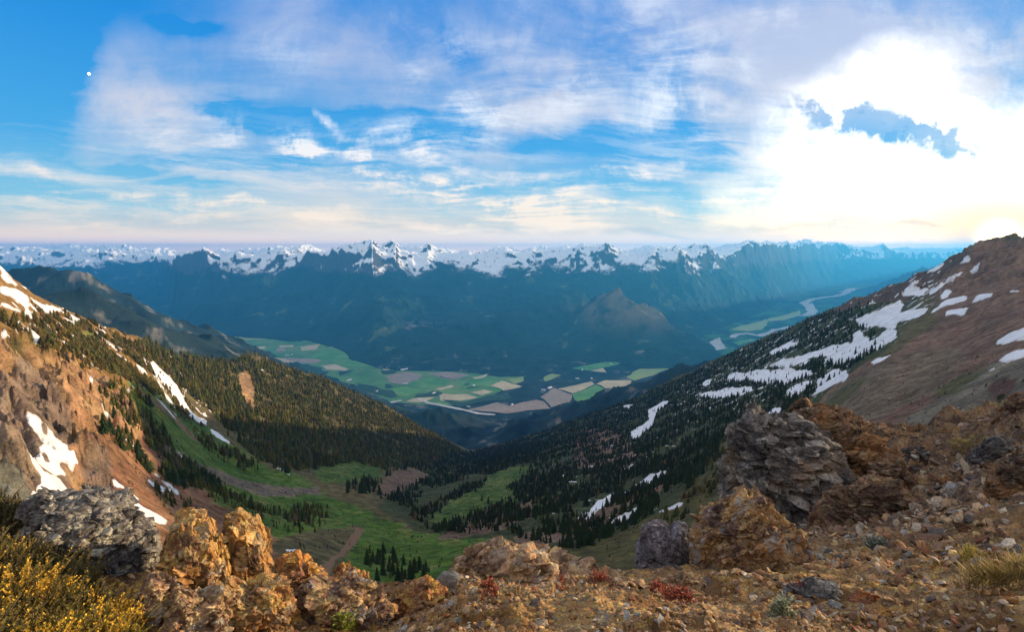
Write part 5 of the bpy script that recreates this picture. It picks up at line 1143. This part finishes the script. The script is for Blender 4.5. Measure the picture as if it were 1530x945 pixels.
# the moon, low contrast in daylight: only its sunlit part shows against the sky
t = NT('moon_rock'); dfs = t.n('ShaderNodeBsdfDiffuse', ins={0: (.9, .9, .88, 1)}); tr = t.n('ShaderNodeBsdfTransparent'); ad = t.n('ShaderNodeAddShader', ins={0: dfs.outputs[0], 1: tr.outputs[0]}); t.n('ShaderNodeOutputMaterial', ins={0: ad.outputs[0]})
mp = at(133, 110, 90000); V_, F_ = ico(4)
mo = mesh_from('moon', V_ * 170, F_, t.m); mo.location = tuple(mp); tag(mo, 'small white gibbous moon in the blue sky at upper left', 'moon')
# ================================================================ CAMERA, LIGHT, SKY, AIR
cam = bpy.data.cameras.new('camera'); cam.sensor_width = 36; cam.sensor_fit = 'HORIZONTAL'; cam.lens = 36 * F / 1530
cam.clip_start = .1; cam.clip_end = 400000
co = bpy.data.objects.new('camera', cam); COL.objects.link(co); co.location = (0, 0, EYE)
co.rotation_euler = (pi / 2 - PITCH, 0, 0)
SC.camera = co
SUN_AZ, SUN_EL = radians(69), radians(6.2)
sl = bpy.data.lights.new('sun', 'SUN'); sl.energy = 5.0; sl.angle = radians(.6); sl.color = (1, .72, .40)
so = bpy.data.objects.new('sun', sl); COL.objects.link(so)
from mathutils import Vector
sd = Vector((math.sin(SUN_AZ) * math.cos(SUN_EL), math.cos(SUN_AZ) * math.cos(SUN_EL), math.sin(SUN_EL)))
so.rotation_euler = sd.to_track_quat('Z', 'Y').to_euler()
W = bpy.data.worlds.new('World'); SC.world = W; W.use_nodes = True
w = NT(W, True)
tc = w.n('ShaderNodeTexCoord').outputs['Generated']
sx = w.n('ShaderNodeSeparateXYZ', ins={0: tc}); X_, Y_, Z_ = sx.outputs
ym = w.math('MAXIMUM', Y_, .2)
gx = w.math('DIVIDE', X_, ym); gz = w.math('DIVIDE', Z_, ym)
G = w.n('ShaderNodeCombineXYZ', ins={0: gx, 1: gz, 2: 0.0}).outputs[0]
def gn(px, py):
    a = px - 765.0; b = 472.5 - py
    y = F * CP + b * SP
    return a / y, (-F * SP + b * CP) / y
# high cloud sheet coordinates: streaks converge like a real layer overhead
def vadd(a, b): return w.n('ShaderNodeVectorMath', operation='ADD', ins={0: a, 1: b}).outputs[0]
def vscale(a, k): return w.n('ShaderNodeVectorMath', operation='SCALE', ins={0: a, 'Scale': k}).outputs[0]
def mapping(v, loc=(0,0,0), rot=0.0, scl=(1,1,1)):
    return w.n('ShaderNodeMapping', vector_type='TEXTURE', ins={'Vector': v, 'Location': loc, 'Rotation': (0, 0, rot), 'Scale': scl}).outputs[0]
warp = w.n('ShaderNodeTexNoise', ins={'Vector': G, 'Scale': 2.2, 'Detail': 6.0, 'Roughness': .6}).outputs[1]
wv = vscale(vadd(warp, (-.5, -.5, -.5)), .34)
Gw = vadd(G, wv)
warp2 = w.n('ShaderNodeTexNoise', ins={'Vector': G, 'Scale': 7.0, 'Detail': 5.0, 'Roughness': .6}).outputs[1]
Gw2 = vadd(vadd(G, vscale(vadd(warp2, (-.5, -.5, -.5)), .07)), vscale(wv, .25))
_last = [None]
def blob(px, py, rx, ry, rot, src=None, soft=1.0):
    """soft ellipse in sky directions; rot in degrees, positive = falls to the right"""
    src = Gw2 if src is None else src
    if _last[0] is not None:      # evaluate one after another (keeps the shader stack small)
        src = w.n('ShaderNodeVectorMath', operation='MULTIPLY_ADD', ins={0: _last[0], 1: (1e-6, 1e-6, 0), 2: src}).outputs[0]
    cx, cz = gn(px, py)
    v = mapping(src, (cx, cz, 0), radians(-rot), (rx / F, ry / F, 1))
    l = w.n('ShaderNodeVectorMath', operation='LENGTH', ins={0: v}).outputs[1]
    o = w.mapr(l, 1.0, 1.0 - soft, 0.0, 1.0)
    _last[0] = o
    return o
def total(items, src=None):
    acc = 0.0
    for (px, py, rx, ry, rot, k) in items:
        acc = w.math('MULTIPLY_ADD', blob(px, py, rx, ry, rot, src), k, acc)
        _last[0] = acc
    return acc
VEIL = [(250,180,230,170,-10,.75),(560,60,340,130,10,.8),(760,170,300,110,0,.6),(960,90,330,170,15,.9),(1250,60,400,150,0,1.0),(1480,120,200,200,20,.9),(200,110,140,100,0,.3),(1090,230,150,80,15,.6),(480,280,260,60,6,.45),
        (150,330,260,50,2,.5),(800,330,500,55,2,.55),(450,330,300,40,4,.45),(700,225,110,40,30,.3)]
WISP = [(450,215,60,18,30,1.0),(640,215,90,12,-15,.9),(700,250,120,12,10,.8),(560,250,80,14,40,.9),(820,300,200,10,8,1.1),(740,300,240,10,16,1.0),(880,120,120,20,-30,.6),(1040,150,120,22,25,.7),(950,40,90,30,-40,.6),(1100,100,100,25,30,.7),(680,60,140,26,20,.5),(420,90,110,24,-10,.4),(330,190,60,22,8,.9),(240,195,50,16,8,.6),(475,232,75,16,38,1.0),(560,215,95,14,-22,.9),(615,215,60,16,50,.6),(505,190,36,4,48,1.2),(650,285,210,9,20,1.0),(800,318,170,10,14,1.0),(560,270,130,12,24,.7),(740,170,100,22,5,.8),(700,160,70,18,18,.5),(620,110,40,14,60,.5),
        (640,300,60,6,30,.6),(330,300,260,7,3,.8),(120,290,130,7,3,.8),(80,305,120,9,4,.7),(520,318,300,9,4,.9),(760,345,330,8,2,.8),(140,345,200,8,-2,.7),(900,262,230,6,-5,.95),(960,245,150,4,-7,.6),(870,285,130,6,-4,.7),(1040,292,150,9,2,.7),(860,60,40,70,5,.3),(790,50,40,90,-25,.3),
        (980,170,130,26,20,.6),(1010,90,60,40,30,.5),(1160,30,90,25,10,.8),(700,210,60,8,-10,.5),(640,250,20,14,0,.5),(300,325,160,5,2,.7),(60,262,100,7,4,.5),(930,315,140,8,1,.7),(1060,325,140,8,2,.6),(1340,30,180,14,18,.5),(1500,90,130,12,32,.6),(1490,60,130,8,30,.5),(1500,130,120,9,34,.5)]
BLUEHOLE = [(350,150,120,24,5,.4),(560,190,200,30,4,.5),(1000,200,150,34,6,.6),(820,215,160,30,4,.5),(330,235,200,24,2,.45),(60,100,110,180,20,1.0),(20,240,110,90,0,.35),(700,160,0.1,0.1,0,0),(420,172,210,20,6,.85),(620,175,140,22,0,.7),(1010,215,150,30,8,1.0),(900,195,110,34,4,.7),(1060,250,60,12,8,.5),(900,30,60,100,10,.12),(690,70,40,60,-30,.3),(800,130,90,20,-8,.45),(290,40,90,18,10,.35),(880,275,120,8,-4,.5),(240,262,180,18,4,.5),(60,275,90,10,2,.5),(250,310,60,5,4,.6)]
zz = w.math('ADD', w.math('MAXIMUM', Z_, 0.0), .14)
CPL = w.n('ShaderNodeCombineXYZ', ins={0: w.math('DIVIDE', X_, zz), 1: w.math('DIVIDE', Y_, zz), 2: 0.0}).outputs[0]
cw = w.n('ShaderNodeTexNoise', ins={'Vector': CPL, 'Scale': .55, 'Detail': 3.0, 'Roughness': .5}).outputs[1]
CW = vadd(CPL, vscale(vadd(cw, (-.5, -.5, -.5)), 1.5))
streak = w.noise(mapping(CW, (0,0,0), radians(24), (3.2, .55, 1)), 1.35, 10.0, .62)
fine = w.noise(mapping(CW, (5,2,0), radians(-8), (2.6, .6, 1)), 3.2, 9.0, .62)
puff = w.noise(vadd(Gw, (3, 1, 0)), 3.2, 8.0, .6)
cott = w.noise(vadd(Gw, (1, 4, 0)), 9.0, 9.0, .66)
st2 = w.math('ADD', w.math('MULTIPLY', streak, .55), w.math('MULTIPLY', fine, .45))
veil = total(VEIL)
veil = w.math('MULTIPLY', veil, w.mapr(w.math('ADD', puff, w.math('MULTIPLY', st2, .6)), .55, .97, .15, 1.3))
hole = total([b for b in BLUEHOLE if b[5] > 0])
hole = w.math('MULTIPLY', hole, w.mapr(st2, .40, .64, 1.6, .35))
veil = w.math('SUBTRACT', veil, hole, clamp=True)
wisp = total([(a, b, c * 1.1, max(d * 2.3, 12), e, f) for a, b, c, d, e, f in WISP])
wt = w.math('ADD', w.math('MULTIPLY', st2, .6), w.math('MULTIPLY', cott, .4))
bandn = w.noise(mapping(vadd(G, vscale(wv, .28)), (0,0,0), radians(-5), (1.0, .10, 1)), 2.6, 10.0, .66)
bandm = w.math('MULTIPLY', w.mapr(gz, .01, .05), w.mapr(gz, .30, .10))
band = w.math('MULTIPLY', w.mapr(bandn, .46, .66), bandm)
wisp = w.math('MULTIPLY', wisp, w.mapr(wt, .44, .63, .0, 1.35))
wisp = w.math('ADD', wisp, w.math('MULTIPLY', band, .5), clamp=True)
# clear sky: blue overhead, cyan and then peach towards the skyline, turning white towards the sun
elev = w.n('ShaderNodeMath', operation='ARCTAN2', ins={0: Z_, 1: w.math('SQRT', w.math('ADD', w.math('MULTIPLY', X_, X_), w.math('MULTIPLY', Y_, Y_)))}).outputs[0]
ev = w.math('MULTIPLY', elev, 180 / pi / 40)
blue = w.ramp(ev, [(0.0, (3.2,1.6,.75)), (.025, (1.9,1.15,.66)), (.055, (.70,.66,.58)), (.10, (.22,.52,.68)), (.25, (.035,.33,.68)), (.5, (.0,.22,.64)), (1.0, (.0,.155,.60))])
nish = w.n('ShaderNodeTexSky', sky_type='NISHITA', sun_disc=False, sun_elevation=SUN_EL, sun_rotation=SUN_AZ, altitude=2000.0, air_density=1.0, dust_density=1.0)
ccol = w.ramp(ev, [(0.0, (2.0,1.2,.7)), (.03, (1.4,1.0,.68)), (.08, (.92,.73,.58)), (.2, (.70,.66,.68)), (.45, (.44,.50,.68)), (.8, (.40,.45,.68)), (1.0, (.36,.42,.68))])
wcol = w.ramp(ev, [(0.0, (2.0,1.2,.7)), (.03, (1.5,1.05,.7)), (.1, (1.05,.84,.64)), (.2, (.95,.84,.76)), (.3, (.80,.84,.90)), (.8, (.68,.74,.90))])
c = w.mix(veil, blue, ccol)
c = w.mix(wisp, c, wcol)
# grey-violet undersides low down
dark = w.math('MULTIPLY', total([(960,350,160,12,2,.8),(700,325,140,8,6,.5),(300,330,200,10,2,.4),(560,335,120,7,3,.35)]), w.mapr(streak, .35, .6), clamp=True)
c = w.mix(w.math('MULTIPLY', dark, .7), c, (.42,.44,.50))
# glare round the low sun
glow = total([(1480,335,420,190,0,.5),(1340,275,310,150,0,.7),(1480,250,260,130,0,1.2),(1500,340,120,60,0,2.0),(1330,140,150,90,-10,1.6),(1400,230,330,90,0,1.0),(1250,180,150,70,0,.9),(1200,300,220,60,0,.45)])
hol2 = total([(1262,172,95,42,8,1.25),(1385,203,125,42,14,1.25),(1320,190,90,30,25,.5),(1240,215,70,20,10,.5)])
hol2 = w.math('MULTIPLY', hol2, w.mapr(cott, .42, .60, 1.5, .1))
glow = w.math('MULTIPLY', w.mapr(glow, .0, 1.5, 0.0, 1.5, False), w.mapr(w.math('ADD', w.math('MULTIPLY', cott, .5), w.math('MULTIPLY', st2, .5)), .36, .62, .35, 1.6))
gl = w.math('SUBTRACT', w.math('MINIMUM', glow, 1.05), w.math('MULTIPLY', hol2, 1.0, clamp=True), clamp=False)
gl = w.math('MAXIMUM', gl, 0.0)
gcol = w.ramp(ev, [(0.0, (6.0,2.7,.75)), (.035, (3.2,1.8,.72)), (.08, (2.0,1.45,.85)), (.16, (1.7,1.5,1.15)), (.4, (1.7,1.6,1.5))])
c = w.mix(w.math('MULTIPLY', gl, .95, clamp=True), c, gcol)
pk = w.math('MULTIPLY', total([(1375,343,75,8,-4,1.3),(1190,338,130,6,0,.7)]), w.mapr(streak, .3, .5), clamp=True)
c = w.mix(w.math('MULTIPLY', pk, .7), c, (.78,.55,.38))
# the sun itself just over the ridge
aura = blob(1493, 352, 190, 80, 0, G)
c = w.mix(w.math('MULTIPLY', w.math('POWER', aura, 1.2), .9), c, (1.35, .58, .12))
sdisc = blob(1493, 352, 60, 42, 0, G)
c = w.mix(1.0, c, vscale(w.n('ShaderNodeCombineXYZ', ins={0: 14.0, 1: 8.0, 2: 3.0}).outputs[0], w.math('POWER', sdisc, 2.2)), 'ADD')
# behind the viewer: plain sky
front = w.mapr(Y_, -.1, .3)
back = w.mix(.45, blue, ccol)
c = w.mix(front, back, c)
# bright cloud added overhead and behind the viewer, out of view, as fill light
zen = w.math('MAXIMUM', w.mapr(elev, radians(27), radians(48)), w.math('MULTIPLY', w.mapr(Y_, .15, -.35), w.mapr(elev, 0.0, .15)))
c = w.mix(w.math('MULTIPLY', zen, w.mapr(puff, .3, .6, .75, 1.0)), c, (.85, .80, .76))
below = w.mapr(Z_, -.03, -.005)
c = w.mix(below, (.05,.05,.05), c)
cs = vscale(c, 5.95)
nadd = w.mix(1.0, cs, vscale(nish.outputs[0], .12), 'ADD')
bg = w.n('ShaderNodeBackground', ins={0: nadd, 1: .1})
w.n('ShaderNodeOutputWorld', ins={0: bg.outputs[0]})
W.cycles.sampling_method = 'MANUAL'; W.cycles.sample_map_resolution = 512
HAZE = True
try: HTOP = float(max(ZF2.max(), ZT.max())) + 15
except NameError: HTOP = 400
print('HTOP', HTOP)
if HAZE:
    bx0, bx1, by0, by1, bz0, bz1 = -60000, 60000, -9000, 60000, VF - 60, HTOP
    V = [(x, y, z) for x in (bx0, bx1) for y in (by0, by1) for z in (bz0, bz1)]
    Fc = [[0,1,3,2],[4,6,7,5],[0,4,5,1],[2,3,7,6],[0,2,6,4],[1,5,7,3]]
    hm = bpy.data.materials.new('air'); hm.use_nodes = True; t = hm.node_tree; t.nodes.clear()
    pv = t.nodes.new('ShaderNodeVolumePrincipled'); pv.inputs['Density'].default_value = 3.1e-5
    pv.inputs['Color'].default_value = (.06,.46,1.0,1); pv.inputs['Anisotropy'].default_value = .3
    oo = t.nodes.new('ShaderNodeOutputMaterial'); t.links.new(pv.outputs[0], oo.inputs['Volume'])
    hz = mesh_from('haze', V, np.array(Fc), hm, smooth=False); tag(hz, kind='stuff', label='blue evening air thickening over the far valley and mountains', cat='haze')
vs = SC.view_settings; SC.display_settings.display_device = 'sRGB'
vs.view_transform = 'Standard'; vs.look = 'None'; vs.exposure = 0.9; vs.gamma = 1.0; vs.use_curve_mapping = False
cy = SC.cycles
cy.use_denoising = True
try: cy.denoiser = 'OPENIMAGEDENOISE'; cy.denoising_input_passes = 'RGB_ALBEDO_NORMAL'
except Exception: pass
cy.max_bounces = 6; cy.volume_bounces = 1; cy.transparent_max_bounces = 8; cy.diffuse_bounces = 3
cy.sample_clamp_indirect = 4.0; cy.sample_clamp_direct = 0
cy.use_adaptive_sampling = True; cy.adaptive_threshold = .02
